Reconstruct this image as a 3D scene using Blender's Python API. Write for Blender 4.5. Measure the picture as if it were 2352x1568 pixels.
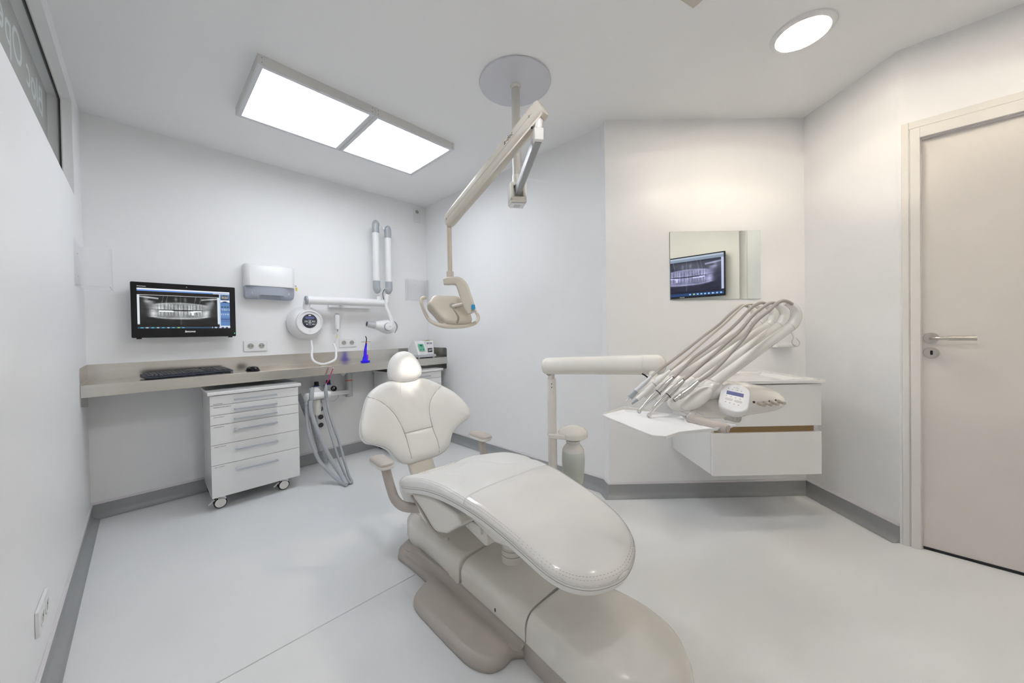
import bpy, math, random
from mathutils import Vector, Matrix
from math import sin, cos, pi, sqrt, radians
random.seed(4)
for o in list(bpy.data.objects): bpy.data.objects.remove(o)
COL = bpy.context.scene.collection
SC = bpy.context.scene
# ------------------------------------------------------------------ camera
F, CX, CY, PT, RL, TH = 810.1746, 1163.4704, 768.5837, 0.01137422, -0.01683702, 0.80033606
CAMP = Vector((0.24488, -3.35354, 1.12))
def rz(v):
    c, s = cos(-TH), sin(-TH)
    return Vector((c*v[0]-s*v[1], s*v[0]+c*v[1], v[2]))
RIGHT = rz((cos(RL), sin(RL)*sin(PT), sin(RL)*cos(PT)))
UP = rz((-sin(RL), cos(RL)*sin(PT), cos(RL)*cos(PT)))
FWD = rz((0, cos(PT), -sin(PT)))
cd = bpy.data.cameras.new('camera'); cam = bpy.data.objects.new('camera', cd); COL.objects.link(cam)
m = Matrix((RIGHT, UP, -FWD)).transposed().to_4x4(); m.translation = CAMP
cam.matrix_world = m
cd.sensor_width = 36; cd.lens = F/2352*36; cd.clip_start = 0.02
cd.shift_x = (1176-CX)/2352; cd.shift_y = -(784-CY)/2352
SC.camera = cam
SC.view_settings.view_transform = 'Standard'; SC.view_settings.look = 'None'
SC.view_settings.gamma = 1; SC.view_settings.use_curve_mapping = False
SC.view_settings.exposure = 1.25
# world: dim neutral light of the corridor outside the room
w = bpy.data.worlds.new('world'); SC.world = w; w.use_nodes = True
w.node_tree.nodes['Background'].inputs[0].default_value = (0.8, 0.85, 0.9, 1)
w.node_tree.nodes['Background'].inputs[1].default_value = 0.35
PANEL_E, ROUND_E, LAMP_W = 3.7, 360.0, 5.5
# turning a sight line of the survey into a point of the room
def ray(x, y): return FWD + RIGHT*((x-CX)/F) - UP*((y-CY)/F)
FH = Vector((sin(TH), cos(TH), 0))
def at(x, y, D):
    r = ray(x, y); return CAMP + r*(D/r.dot(FH))
def hit(x, y, n, c):
    r = ray(x, y); n = Vector(n); return CAMP + r*((c-n.dot(CAMP))/n.dot(r))
def onz(x, y, z): return hit(x, y, (0, 0, 1), z)
def ony(x, y, Y): return hit(x, y, (0, 1, 0), Y)
def onx(x, y, X): return hit(x, y, (1, 0, 0), X)
# ------------------------------------------------------------------ materials
def mat(name, col, rough=0.5, metal=0, coat=0, bump=0, bscale=200, var=0, vscale=3, emit=None, es=0, trans=0, ior=1.45, alpha=1, sss=0, spec=None, aniso=0, stretch=None):
    M = bpy.data.materials.new(name); M.use_nodes = True
    nt = M.node_tree; b = nt.nodes['Principled BSDF']
    b.inputs['Base Color'].default_value = (*col, 1)
    b.inputs['Roughness'].default_value = rough
    b.inputs['Metallic'].default_value = metal
    b.inputs['Coat Weight'].default_value = coat
    b.inputs['Coat Roughness'].default_value = 0.08
    b.inputs['IOR'].default_value = ior
    if spec is not None: b.inputs['Specular IOR Level'].default_value = spec
    if trans: b.inputs['Transmission Weight'].default_value = trans
    if alpha < 1: b.inputs['Alpha'].default_value = alpha
    if sss:
        b.inputs['Subsurface Weight'].default_value = sss
        b.inputs['Subsurface Radius'].default_value = (0.02, 0.02, 0.02)
    if emit:
        b.inputs['Emission Color'].default_value = (*emit, 1); b.inputs['Emission Strength'].default_value = es
    tc = None
    if bump or var:
        tc = nt.nodes.new('ShaderNodeTexCoord'); mp = nt.nodes.new('ShaderNodeMapping')
        nt.links.new(tc.outputs['Object'], mp.inputs[0])
        if stretch: mp.inputs['Scale'].default_value = stretch
    if bump:
        n = nt.nodes.new('ShaderNodeTexNoise'); n.inputs['Scale'].default_value = bscale; n.inputs['Detail'].default_value = 4
        nt.links.new(mp.outputs[0], n.inputs['Vector'])
        bp = nt.nodes.new('ShaderNodeBump'); bp.inputs['Strength'].default_value = bump; bp.inputs['Distance'].default_value = 0.002
        nt.links.new(n.outputs['Fac'], bp.inputs['Height']); nt.links.new(bp.outputs[0], b.inputs['Normal'])
    if var:
        n2 = nt.nodes.new('ShaderNodeTexNoise'); n2.inputs['Scale'].default_value = vscale; n2.inputs['Detail'].default_value = 5
        nt.links.new(mp.outputs[0], n2.inputs['Vector'])
        mx = nt.nodes.new('ShaderNodeMix'); mx.data_type = 'RGBA'
        mx.inputs[6].default_value = (*[c*(1-var) for c in col], 1); mx.inputs[7].default_value = (*[min(1, c*(1+var)) for c in col], 1)
        nt.links.new(n2.outputs['Fac'], mx.inputs[0]); nt.links.new(mx.outputs[2], b.inputs['Base Color'])
    return M
def vcolmat(name, es, rough=0.15):
    M = mat(name, (0, 0, 0), rough); nt = M.node_tree; b = nt.nodes['Principled BSDF']
    a = nt.nodes.new('ShaderNodeVertexColor'); a.layer_name = 'picture'
    nt.links.new(a.outputs[0], b.inputs['Emission Color']); b.inputs['Emission Strength'].default_value = es
    return M
WALL = mat('wall_paint', (0.91, 0.91, 0.91), 0.55, bump=0.08, bscale=260)
WALLB = mat('washable_wall_panel', (0.93, 0.93, 0.935), 0.42, bump=0.03, bscale=60)
CEIL = mat('ceiling_paint', (0.93, 0.93, 0.93), 0.8)
VINYL = mat('vinyl_floor', (0.77, 0.78, 0.785), 0.36, bump=0.05, bscale=220, var=0.045, vscale=2.2)
SKIRT = mat('vinyl_coving', (0.37, 0.38, 0.385), 0.35)
TRIMW = mat('white_trim', (0.72, 0.70, 0.72), 0.3)
DOORP = mat('door_paint', (0.74, 0.70, 0.655), 0.4, var=0.02, vscale=2)
FRAMEP = mat('door_frame_paint', (0.80, 0.775, 0.735), 0.4)
STEEL = mat('brushed_steel', (0.66, 0.64, 0.60), 0.20, metal=1, bump=0.04, bscale=30, stretch=(1, 40, 40), var=0.06, vscale=2.0)
CHROME = mat('polished_steel', (0.68, 0.66, 0.63), 0.16, metal=1)
SATIN = mat('satin_nickel', (0.52, 0.50, 0.46), 0.32, metal=1)
ALU = mat('aluminium', (0.72, 0.73, 0.75), 0.35, metal=1)
LACQ = mat('white_lacquer', (0.84, 0.84, 0.83), 0.16, coat=0.3)
WPLA = mat('white_plastic', (0.85, 0.85, 0.85), 0.28)
CREAM = mat('cream_plastic', (0.82, 0.795, 0.735), 0.24, coat=0.2)
CREAM2 = mat('warm_white_plastic', (0.84, 0.82, 0.775), 0.26)
LAMPC = mat('sand_plastic', (0.62, 0.57, 0.48), 0.25, coat=0.3)
TAUPE = mat('taupe_painted_metal', (0.47, 0.425, 0.385), 0.33, coat=0.15, bump=0.15, bscale=300)
TAUPE2 = mat('taupe_rubber', (0.46, 0.42, 0.37), 0.45)
LEATH = mat('white_leatherette', (0.86, 0.855, 0.83), 0.36, bump=0.18, bscale=420)
LEATH2 = mat('grey_white_leatherette', (0.64, 0.63, 0.60), 0.38, bump=0.18, bscale=420)
COVER = mat('clear_vinyl_cover', (0.85, 0.83, 0.80), 0.17, coat=0.5, bump=0.35, bscale=7)
SEAM = mat('seam_shadow_thread', (0.42, 0.40, 0.37), 0.6)
GREYP = mat('blue_grey_plastic', (0.40, 0.43, 0.46), 0.22, coat=0.3)
HOSEG = mat('grey_hose', (0.42, 0.44, 0.47), 0.4)
HOSET = mat('taupe_silicone_hose', (0.43, 0.39, 0.355), 0.4)
HOSEC = mat('cream_silicone_hose', (0.55, 0.50, 0.43), 0.4)
BLACK = mat('black_plastic', (0.012, 0.012, 0.016), 0.25)
BLACKG = mat('black_glass', (0.004, 0.004, 0.005), 0.05)
DARK = mat('dark_grey', (0.05, 0.05, 0.06), 0.4)
NAVY = mat('navy_plastic', (0.015, 0.02, 0.04), 0.35)
KEYS = mat('black_keys', (0.035, 0.035, 0.042), 0.4)
LCD = mat('violet_lcd', (0.06, 0.07, 0.16), 0.15, emit=(0.10, 0.12, 0.26), es=0.22)
BLUEB = mat('blue_button', (0.02, 0.26, 0.50), 0.3)
BLUEL = mat('glowing_blue_plastic', (0.01, 0.0, 0.80), 0.2, coat=0.3, emit=(0.02, 0.0, 1.0), es=0.06)  # faint blue glow put into the plastic, which is no light source
PURPL = mat('violet_highlight_plastic', (0.35, 0.02, 0.9), 0.2)
RED = mat('orange_red_plastic', (0.8, 0.10, 0.04), 0.3)
PINK = mat('pink_suction_tip', (0.55, 0.03, 0.20), 0.25)
YEL = mat('yellow_tag', (0.80, 0.62, 0.05), 0.4)
GREEN = mat('green_membrane', (0.16, 0.50, 0.35), 0.3)
GREEND = mat('dark_green', (0.01, 0.14, 0.05), 0.3)
OAK = mat('oak_recess', (0.30, 0.19, 0.08), 0.45, var=0.25, vscale=5, stretch=(6, 6, 60))
SOCK = mat('socket_grey', (0.42, 0.41, 0.38), 0.4)
BOTT = mat('frosted_bottle', (0.66, 0.70, 0.64), 0.35, trans=0.15, sss=0.2)
ACRY = mat('clear_acrylic', (0.97, 0.98, 1.0), 0.02, alpha=0.08, spec=0.6)
TINT = mat('smoked_blue_window', (0.52, 0.56, 0.66), 0.12, alpha=0.75)
PAPER = mat('paper_towel', (0.80, 0.81, 0.84), 0.8)
MIRR = mat('mirror_glass', (0.86, 0.90, 0.87), 0.0, metal=1)
MIRE = mat('mirror_edge', (0.30, 0.38, 0.33), 0.2)
GLASS = mat('window_glass', (0.9, 0.95, 0.93), 0.0, alpha=0.12, spec=0.5)
FILM = mat('sandblast_film', (0.42, 0.42, 0.39), 0.5)
LETT = mat('glowing_pale_letters', (0.66, 0.72, 0.71), 0.5, emit=(0.7, 0.8, 0.8), es=0.04)  # letters brightened by a slight glow in the material
GASK = mat('black_gasket', (0.01, 0.01, 0.012), 0.5)
INK = mat('dark_ink', (0.05, 0.05, 0.05), 0.6)
INKG = mat('grey_print', (0.42, 0.42, 0.42), 0.6)
WLOGO = mat('glowing_white_print', (0.8, 0.8, 0.8), 0.4, emit=(1, 1, 1), es=0.25)  # print given a glow of its own so the white stands out
GLED = mat('green_led', (0.0, 0.5, 0.2), 0.4, emit=(0.05, 1, 0.4), es=1.5)
DIFF = mat('cool_light_diffuser', (0.8, 0.8, 0.8), 0.5, emit=(0.89, 0.935, 1.0), es=PANEL_E)
DIFR = mat('warm_light_diffuser', (0.8, 0.8, 0.8), 0.5, emit=(1.0, 0.885, 0.73), es=ROUND_E)
DIFC = mat('added_fill_diffuser', (0.8, 0.8, 0.8), 0.5, emit=(0.95, 0.96, 1.0), es=560)  # diffuser of the added neutral fill light, out of view
LENS = mat('lamp_lens', (0.8, 0.8, 0.8), 0.2, emit=(1.0, 0.93, 0.82), es=3)
# ------------------------------------------------------------------ mesh helpers
WM = {}
def cat(pts, n=6, closed=False):
    """Catmull-Rom through the points"""
    P = [Vector(p) for p in pts]; N = len(P); out = []
    for i in range(N if closed else N-1):
        p1, p2 = P[i], P[(i+1) % N]
        p0 = P[i-1] if (closed or i > 0) else p1*2-p2
        p3 = P[(i+2) % N] if (closed or i+2 < N) else p2*2-p1
        for k in range(n):
            t = k/n
            out.append(0.5*((2*p1)+(p2-p0)*t+(2*p0-5*p1+4*p2-p3)*t*t+(3*p1-p0-3*p2+p3)*t**3))
    if not closed: out.append(P[-1])
    return out
def frame(o, zdir, xhint=None):
    z = Vector(zdir).normalized(); xh = Vector(xhint) if xhint else (Vector((1, 0, 0)) if abs(z.x) < 0.9 else Vector((0, 1, 0)))
    y = z.cross(xh).normalized(); x = y.cross(z)
    M = Matrix((x, y, z)).transposed().to_4x4(); M.translation = Vector(o); return M
def rrect(w, h, r, n=5):
    r = min(r, w/2-1e-5, h/2-1e-5); o = []
    for cx, cy, a0 in ((w/2-r, h/2-r, 0), (-w/2+r, h/2-r, 90), (-w/2+r, -h/2+r, 180), (w/2-r, -h/2+r, 270)):
        for k in range(n+1):
            a = radians(a0+90*k/n); o.append((cx+r*cos(a), cy+r*sin(a)))
    return o
class MB:
    def __init__(s, T=None): s.v = []; s.f = []; s.T = T or Matrix.Identity(4)
    def add(s, vs, fs, M=None):
        b = len(s.v); X = s.T @ M if M is not None else s.T
        s.v += [X @ Vector(p) for p in vs]; s.f += [tuple(b+i for i in q) for q in fs]; return s
    def box(s, lo, hi, M=None):
        (a, b, c), (d, e, g) = lo, hi
        vs = [(a, b, c), (d, b, c), (d, e, c), (a, e, c), (a, b, g), (d, b, g), (d, e, g), (a, e, g)]
        return s.add(vs, [(0, 3, 2, 1), (4, 5, 6, 7), (0, 1, 5, 4), (1, 2, 6, 5), (2, 3, 7, 6), (3, 0, 4, 7)], M)
    def prism(s, out, z0, z1, M=None):
        n = len(out); vs = [(p[0], p[1], z0) for p in out]+[(p[0], p[1], z1) for p in out]
        fs = [tuple(range(n-1, -1, -1)), tuple(range(n, 2*n))]+[(i, (i+1) % n, n+(i+1) % n, n+i) for i in range(n)]
        return s.add(vs, fs, M)
    def loft(s, rings, cap0=True, cap1=True, M=None):
        n = len(rings[0]); vs = [p for r in rings for p in r]; fs = []
        for k in range(len(rings)-1):
            for i in range(n):
                j = (i+1) % n; fs.append((k*n+i, k*n+j, (k+1)*n+j, (k+1)*n+i))
        if cap0: fs.append(tuple(range(n-1, -1, -1)))
        if cap1: fs.append(tuple(range((len(rings)-1)*n, len(rings)*n)))
        return s.add(vs, fs, M)
    def lathe(s, prof, M=None, n=32, e=2.0, sx=1, sy=1):
        rings = []
        for r, z in prof:
            R = []
            for i in range(n):
                a = 2*pi*i/n; c, q = cos(a), sin(a)
                if e != 2: k = (abs(c)**e+abs(q)**e)**(-1/e)
                else: k = 1
                R.append((r*c*k*sx, r*q*k*sy, z))
            rings.append(R)
        return s.loft(rings, prof[0][0] > 0, prof[-1][0] > 0, M) if prof[0][0] > 1e-6 and prof[-1][0] > 1e-6 else s.loft([[(p[0] if r[0] else p[0], p[1], p[2]) for p in R] for R, r in zip(rings, prof)], True, True, M)
    def cyl(s, p0, p1, r0, r1=None, n=24):
        p0, p1 = Vector(p0), Vector(p1); r1 = r0 if r1 is None else r1
        return s.lathe([(r0, 0), (r1, (p1-p0).length)], frame(p0, p1-p0), n)
    def sphere(s, c, r, n=20, sx=1, sy=1, sz=1, M=None, e=2.0, e2=2.0):
        prof = []
        m = n//2
        for k in range(m+1):
            a = -pi/2+pi*k/m; prof.append((max(abs(cos(a))**(2/e2), 1e-4)*r, (1 if sin(a) >= 0 else -1)*abs(sin(a))**(2/e2)*r*sz))
        T = Matrix.Translation(Vector(c)) if M is None else M
        return s.lathe(prof, T, n*2, e, sx, sy)
    def sweep(s, pts, sec, rad=None, up=None, closed=False):
        """section sec (list of 2D) along points; rad = scale per point"""
        P = [Vector(p) for p in pts]; N = len(P); rings = []
        t = (P[1]-P[0]).normalized()
        u = Vector(up) if up else (Vector((0, 0, 1)) if abs(t.z) < 0.9 else Vector((1, 0, 0)))
        y = (u-t*u.dot(t)).normalized()
        for i in range(N):
            if closed: t = (P[(i+1) % N]-P[i-1]).normalized()
            else: t = (P[min(i+1, N-1)]-P[max(i-1, 0)]).normalized()
            if up: y = (Vector(up)-t*Vector(up).dot(t)).normalized()
            else: y = (y-t*y.dot(t)).normalized()
            x = y.cross(t); k = 1 if rad is None else (rad[i] if hasattr(rad, '__len__') else rad)
            rings.append([P[i]+x*(q[0]*k)+y*(q[1]*k) for q in sec])
        if closed: return s.loft(rings+[rings[0]], False, False)
        return s.loft(rings)
    def tube(s, pts, r, n=12, sm=6, closed=False, ribs=None):
        """r: number or list with one radius per given point"""
        if sm > 1:
            Q = cat(pts, sm, closed)
            if hasattr(r, '__len__'): R = [v.x for v in cat([(a, 0, 0) for a in r], sm, closed)]
            else: R = [r]*len(Q)
        else: Q = [Vector(p) for p in pts]; R = list(r) if hasattr(r, '__len__') else [r]*len(Q)
        if ribs:   # corrugation: (pitch, depth)
            L = [0]
            for a, b in zip(Q, Q[1:]): L.append(L[-1]+(b-a).length)
            tot = L[-1]; m = int(tot/ribs[0]*2); Q2 = []; R2 = []; j = 0
            for k in range(m+1):
                d = tot*k/m
                while j < len(L)-2 and L[j+1] < d: j += 1
                t = (d-L[j])/max(L[j+1]-L[j], 1e-9)
                Q2.append(Q[j].lerp(Q[j+1], t)); R2.append((R[j]*(1-t)+R[j+1]*t)*(1 if k % 2 else 1-ribs[1]))
            Q, R = Q2, R2
        sec = [(cos(2*pi*i/n), sin(2*pi*i/n)) for i in range(n)]
        return s.sweep(Q, sec, R, closed=closed)
    def grid(s, fn, nu, nv, M=None):
        vs = [fn(i/nu, j/nv) for j in range(nv+1) for i in range(nu+1)]
        fs = [(j*(nu+1)+i, j*(nu+1)+i+1, (j+1)*(nu+1)+i+1, (j+1)*(nu+1)+i) for j in range(nv) for i in range(nu)]
        return s.add(vs, fs, M)
    def build(s, name, material, parent=None, bevel=0, seg=2, sub=0, angle=40, flat=False, solid=0):
        me = bpy.data.meshes.new(name); me.from_pydata([tuple(p) for p in s.v], [], s.f); me.update()
        if parent is not None: me.transform(WM[parent.name].inverted())
        me.materials.append(material)
        if not flat:
            me.shade_smooth()
            if not bevel and not sub: me.set_sharp_from_angle(angle=radians(angle))
        import bmesh
        bm = bmesh.new(); bm.from_mesh(me); bmesh.ops.recalc_face_normals(bm, faces=bm.faces); bm.to_mesh(me); bm.free()
        ob = bpy.data.objects.new(name, me); COL.objects.link(ob)
        if parent is not None: ob.parent = parent; WM[ob.name] = WM[parent.name]
        else: WM[ob.name] = Matrix.Identity(4)
        if solid:
            md = ob.modifiers.new('thickness', 'SOLIDIFY'); md.thickness = solid; md.offset = -1
        if bevel:
            md = ob.modifiers.new('rounded', 'BEVEL'); md.width = bevel; md.segments = seg; md.limit_method = 'ANGLE'; md.angle_limit = radians(35); md.harden_normals = True
        if sub:
            md = ob.modifiers.new('smooth', 'SUBSURF'); md.levels = sub; md.render_levels = sub
        return ob
def tag(o, label, category, group=None):
    o['label'] = label; o['category'] = category
    if group: o['group'] = group
    return o
def thing(name, label, category, loc, group=None, rot=0):
    o = bpy.data.objects.new(name, None); COL.objects.link(o)
    o.location = loc; o.rotation_euler = (0, 0, rot); o.empty_display_size = 0.05
    WM[o.name] = Matrix.Translation(Vector(loc)) @ Matrix.Rotation(rot, 4, 'Z')
    return tag(o, label, category, group)
def struct(o): o['kind'] = 'structure'; return o
def copy_thing(root, delta, label, group=None):
    def cp(o, par):
        c = o.copy(); COL.objects.link(c); c.parent = par
        for ch in list(o.children): cp(ch, c)
        return c
    c = cp(root, None); c.location = Vector(root.location)+Vector(delta)
    WM[c.name] = Matrix.Translation(Vector(delta)) @ WM[root.name]
    c['label'] = label
    if group: c['group'] = group
    return c
def text(name, body, size, M, material, parent=None, depth=0.0004, align='LEFT', shear=0, sx=1):
    cu = bpy.data.curves.new(name, 'FONT'); cu.body = body; cu.size = size; cu.extrude = depth; cu.align_x = align; cu.shear = shear
    cu.resolution_u = 3
    tmp = bpy.data.objects.new(name+'_tmp', cu); COL.objects.link(tmp)
    dg = bpy.context.evaluated_depsgraph_get(); me = bpy.data.meshes.new_from_object(tmp.evaluated_get(dg))
    bpy.data.objects.remove(tmp); bpy.data.curves.remove(cu)
    me.transform(M @ Matrix.Diagonal((sx, 1, 1, 1))); me.name = name
    if parent is not None: me.transform(WM[parent.name].inverted())
    me.materials.clear(); me.materials.append(material)
    ob = bpy.data.objects.new(name, me); COL.objects.link(ob)
    if parent is not None: ob.parent = parent; WM[ob.name] = WM[parent.name]
    return ob
def basis(o, x, y):
    x = Vector(x).normalized(); y = Vector(y); y = (y-x*y.dot(x)).normalized(); z = x.cross(y)
    M = Matrix((x, y, z)).transposed().to_4x4(); M.translation = Vector(o); return M
# ------------------------------------------------------------------ the room
H = 2.4957
C1, C2, C3a, C3, C4, C5 = (0, 0), (2.4394, 0), (2.4394, -2.1418), (2.3875, -2.2037), (3.3183, -3.1447), (2.9215, -3.5372)
YR = -4.75
def wallbox(name, p, q, material=WALL, z0=0.0, z1=H, t=0.1):
    a, b = Vector((*p, 0)), Vector((*q, 0)); d = (b-a).normalized(); n = Vector((-d.y, d.x, 0))   # outward = left of travel
    mb = MB(); o = [(a.x, a.y), (b.x, b.y), (b.x+n.x*t, b.y+n.y*t), (a.x+n.x*t, a.y+n.y*t)]
    mb.prism(o, z0, z1); ob = mb.build(name, material, flat=True); return struct(ob)
struct(MB().prism([(-.6, -5.6), (3.7, -5.6), (3.7, .5), (-.6, .5)], -.1, 0).build('floor', VINYL, flat=True))
struct(MB().prism([(-.6, -5.6), (3.7, -5.6), (3.7, .5), (-.6, .5)], H, H+.1).build('ceiling', CEIL, flat=True))
# left wall with the clerestory opening
WY0, WY1, WZ0, WZ1, WT = -2.6, -.335, 1.897, 2.405, .09
mb = MB(); mb.box((-WT, YR-.1, 0), (0, .1, WZ0)); mb.box((-WT, YR-.1, WZ1), (0, .1, H)); mb.box((-WT, YR-.1, WZ0), (0, WY0, WZ1)); mb.box((-WT, WY1, WZ0), (0, .1, WZ1))
struct(mb.build('wall_left', WALLB, flat=True))
wallbox('wall_back', C1, C2)
wallbox('wall_right', C2, C3a)
wallbox('wall_corner_facet', C3a, C3, t=.03)
wallbox('wall_alcove', C3, C4)
wallbox('wall_return', C4, C5)
# door wall
DX, DY0, DY1, DZ = 2.9215, -3.607, -4.452, 2.030
mb = MB(); mb.box((DX, DY0, 0), (DX+.1, C5[1], H)); mb.box((DX, DY1, DZ), (DX+.1, DY0, H)); mb.box((DX, -5.15, 0), (DX+.1, DY1, H))
struct(mb.build('wall_door', WALL, flat=True))
mb = MB(); mb.box((-.1, YR-.1, 0), (2.62, YR, H)); mb.box((2.62, -5.0, 0), (DX+.1, -4.80, H))
struct(mb.build('wall_rear', WALL, flat=True))
# coved skirting
PATH = [(0, YR), C1, C2, C3a, C3, C4, C5]
def miter(path):
    out = []
    for i, p in enumerate(path):
        ds = []
        if i > 0: ds.append((Vector(p)-Vector(path[i-1])).normalized())
        if i < len(path)-1: ds.append((Vector(path[i+1])-Vector(p)).normalized())
        ns = [Vector((d.y, -d.x)) for d in ds]
        out.append(ns[0] if len(ns) == 1 else (ns[0]+ns[1])/(1+ns[0].dot(ns[1])))
    return out
MI = miter(PATH)
prof = [(0.0005, .089), (.004, .089), (.004, .036)]+[(.004+.032*(1-cos(a)), .0005+.0355*(1-sin(a))) for a in [radians(x) for x in (12, 25, 40, 55, 70, 82)]]+[(.040, .0010), (.0005, .0006)]
top = [(0.0005, .087), (.009, .087), (.0095, .090), (.006, .0965), (.0005, .0985)]
for i, nm in enumerate(['left', 'back', 'right', 'corner_facet', 'alcove', 'return']):
    a, b = Vector(PATH[i]), Vector(PATH[i+1])
    def ring(p, k, pr): return [(p.x+MI[k].x*d, p.y+MI[k].y*d, z) for d, z in pr]
    bb = struct(MB().loft([ring(a, i, prof), ring(b, i+1, prof)]).build('baseboard_'+nm, SKIRT, angle=30))
    MB().loft([ring(a, i, top), ring(b, i+1, top)]).build('edge_profile', TRIMW, bb, angle=30)
# floor weld seams
def strip(p, q, wd, z, name, material, parent=None):
    a, b = Vector(p), Vector(q); d = (b-a).normalized(); n = Vector((-d.y, d.x))*wd/2
    return MB().prism([(a+n)[:], (b+n)[:], (b-n)[:], (a-n)[:]], .0002, z).build(name, material, parent, flat=True)
WELD = mat('vinyl_weld', (0.60, 0.61, 0.61), 0.4)
struct(strip((.06, -1.875), (1.10, -1.909), .004, .0012, 'trim_1', WELD))
# ceiling hatch edge above the camera
struct(MB().prism([(1.918, -2.880), (1.35, -2.70), (1.19, -3.20), (1.758, -3.38)], H-.006, H-.0005).build('trim_2', mat('beige_ceiling_hatch', (0.60, 0.57, 0.50), .7), flat=True))
# ---- window
wf = struct(MB().box((-.050, WY0, WZ1-.012), (-.034, WY1, WZ1)).box((-.050, WY0, WZ0), (-.034, WY1, WZ0+.012)).box((-.050, WY1-.012, WZ0+.012), (-.034, WY1, WZ1-.012)).box((-.050, WY0, WZ0+.012), (-.034, WY0+.012, WZ1-.012)).build('window_1', FRAMEP, flat=True))
g = MB()
for lo, hi in (((-.046, WY0+.012, WZ1-.019), (-.038, WY1-.012, WZ1-.012)), ((-.046, WY0+.012, WZ0+.012), (-.038, WY1-.012, WZ0+.019)), ((-.046, WY1-.019, WZ0+.019), (-.038, WY1-.012, WZ1-.019)), ((-.046, WY0+.012, WZ0+.019), (-.038, WY0+.019, WZ1-.019))): g.box(lo, hi)
g.build('gasket', GASK, wf, flat=True)
MB().box((-.0435, WY0+.019, WZ0+.019), (-.0405, WY1-.019, WZ1-.019)).build('glass_pane', GLASS, wf, flat=True)
MB().box((-.088, WY0, WZ0), (-.083, WY1, WZ1)).build('sign_panel', FILM, wf, flat=True)
# the sign is painted on the corridor side: from this room it reads backwards
text('sign_lettering', 'Bloc Opératoire', .196, basis((-.0825, -.452, 2.222), (0, -1, 0), (0, 0, 1)), LETT, wf, depth=.0003, sx=1.08)
# ---- door
d1 = struct(MB().box((2.934, DY1+.004, .013), (2.972, DY0-.006, DZ-.006)).build('door_1', DOORP, flat=True))
fr = MB()
def jamb(y0, y1, x0, x1, z1): fr.box((x0, y0, 0), (x1, y1, z1))
a0, a1, b1 = C5[1]-.009, -3.570, DY0
fr.box((2.912, a1, 0), (2.9215, a0, 2.118)); fr.box((2.906, b1, 0), (2.9215, a1-.004, 2.077)); fr.box((2.9125, a1-.004, 0), (2.9215, a1, 2.08)); fr.box((2.9125, -4.52, 2.077), (2.9215, a1-.004, 2.084))
fr.box((2.912, -4.53, 2.084), (2.9215, a1, 2.118)); fr.box((2.906, -4.49, DZ), (2.9215, b1, 2.077))
fr.box((2.906, -4.49, 0), (2.9215, DY1, DZ)); fr.box((2.912, -4.53, 0), (2.9215, -4.494, 2.084))
fr.box((2.9215, DY0-.006, 0), (2.972, DY0, DZ)); fr.box((2.9215, DY1, 0), (2.972, DY1+.004, DZ)); fr.box((2.9215, DY1, DZ-.006), (2.972, DY0, DZ))
f_ = fr.build('door_frame', FRAMEP, d1, bevel=.002)
MB().box((2.93, DY1+.01, .0005), (2.99, DY0-.01, .012)).build('threshold_gap_shade', BLACK, d1, flat=True)  # black strip standing in for the shade under the door leaf
ex = 2.934
hd = MB(); hd.cyl((ex, -3.642, 1.050), (ex-.008, -3.642, 1.050), .026, .0255, 32)
hd.tube([(ex-.006, -3.642, 1.050), (ex-.035, -3.642, 1.050), (ex-.050, -3.650, 1.050), (ex-.054, -3.668, 1.050), (ex-.054, -3.69, 1.050)], .0075, 16)
h_ = hd.build('door_handle', SATIN, d1)
MB().cyl((ex-.054, -3.688, 1.050), (ex-.054, -3.770, 1.050), .0105, n=24).build('handle_grip', SATIN, h_)
es = MB().cyl((ex, -3.643, .978), (ex-.007, -3.643, .978), .026, .0255, 32).build('keyhole_rose', SATIN, d1)
MB().prism(rrect(.009, .022, .0044), 0, .0006, basis((ex-.0068, -3.643, .978), (0, -1, 0), (0, 0, 1))).build('keyhole', BLACK, es)
# ------------------------------------------------------------------ lights of the room, plus two added fill lights
def panel(x0, x1, label):
    y0, y1, z = -1.288, -.700, 2.448
    t = thing('ceiling_light', label, 'light', ((x0+x1)/2, (y0+y1)/2, H-.001), 'square ceiling light boxes')
    t_ = .004; fr = MB(); zt = H-.0005
    fr.box((x0, y0, z), (x1, y0+t_, zt)); fr.box((x0, y1-t_, z), (x1, y1, zt)); fr.box((x0, y0+t_, z), (x0+t_, y1-t_, zt)); fr.box((x1-t_, y0+t_, z), (x1, y1-t_, zt))
    fr.build('casing', mat('casing_white', (.72, .72, .70), .4), t, flat=True)
    f = MB(); w_ = .022; zf = z-.002
    a, b, c, d = x0+t_, x1-t_, y0+t_, y1-t_
    for lo, hi in (((a, c), (b, c+w_)), ((a, d-w_), (b, d)), ((a, c+w_), (a+w_, d-w_)), ((b-w_, c+w_), (b, d-w_))): f.box((*lo, zf), (*hi, z+.012))
    f.build('frame', mat('frame_pale', (.70, .71, .74), .35), t, bevel=.0015)
    MB().box((a+w_, c+w_, z+.003), (b-w_, d-w_, z+.006)).build('diffuser', DIFF, t, flat=True)
    for xx in (x0+.018, x1-.018):
        for zz in (z+.012, z+.034): MB().cyl((xx, y0+.0005, zz), (xx, y0-.0012, zz), .003, n=10).build('screw', GREYP, t)
    return t
panel(.661, 1.257, 'square cold white ceiling light box nearer the clerestory window, left of its twin')
panel(1.259, 1.856, 'square cold white ceiling light box nearer the lamp pole, right of its twin')
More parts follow.
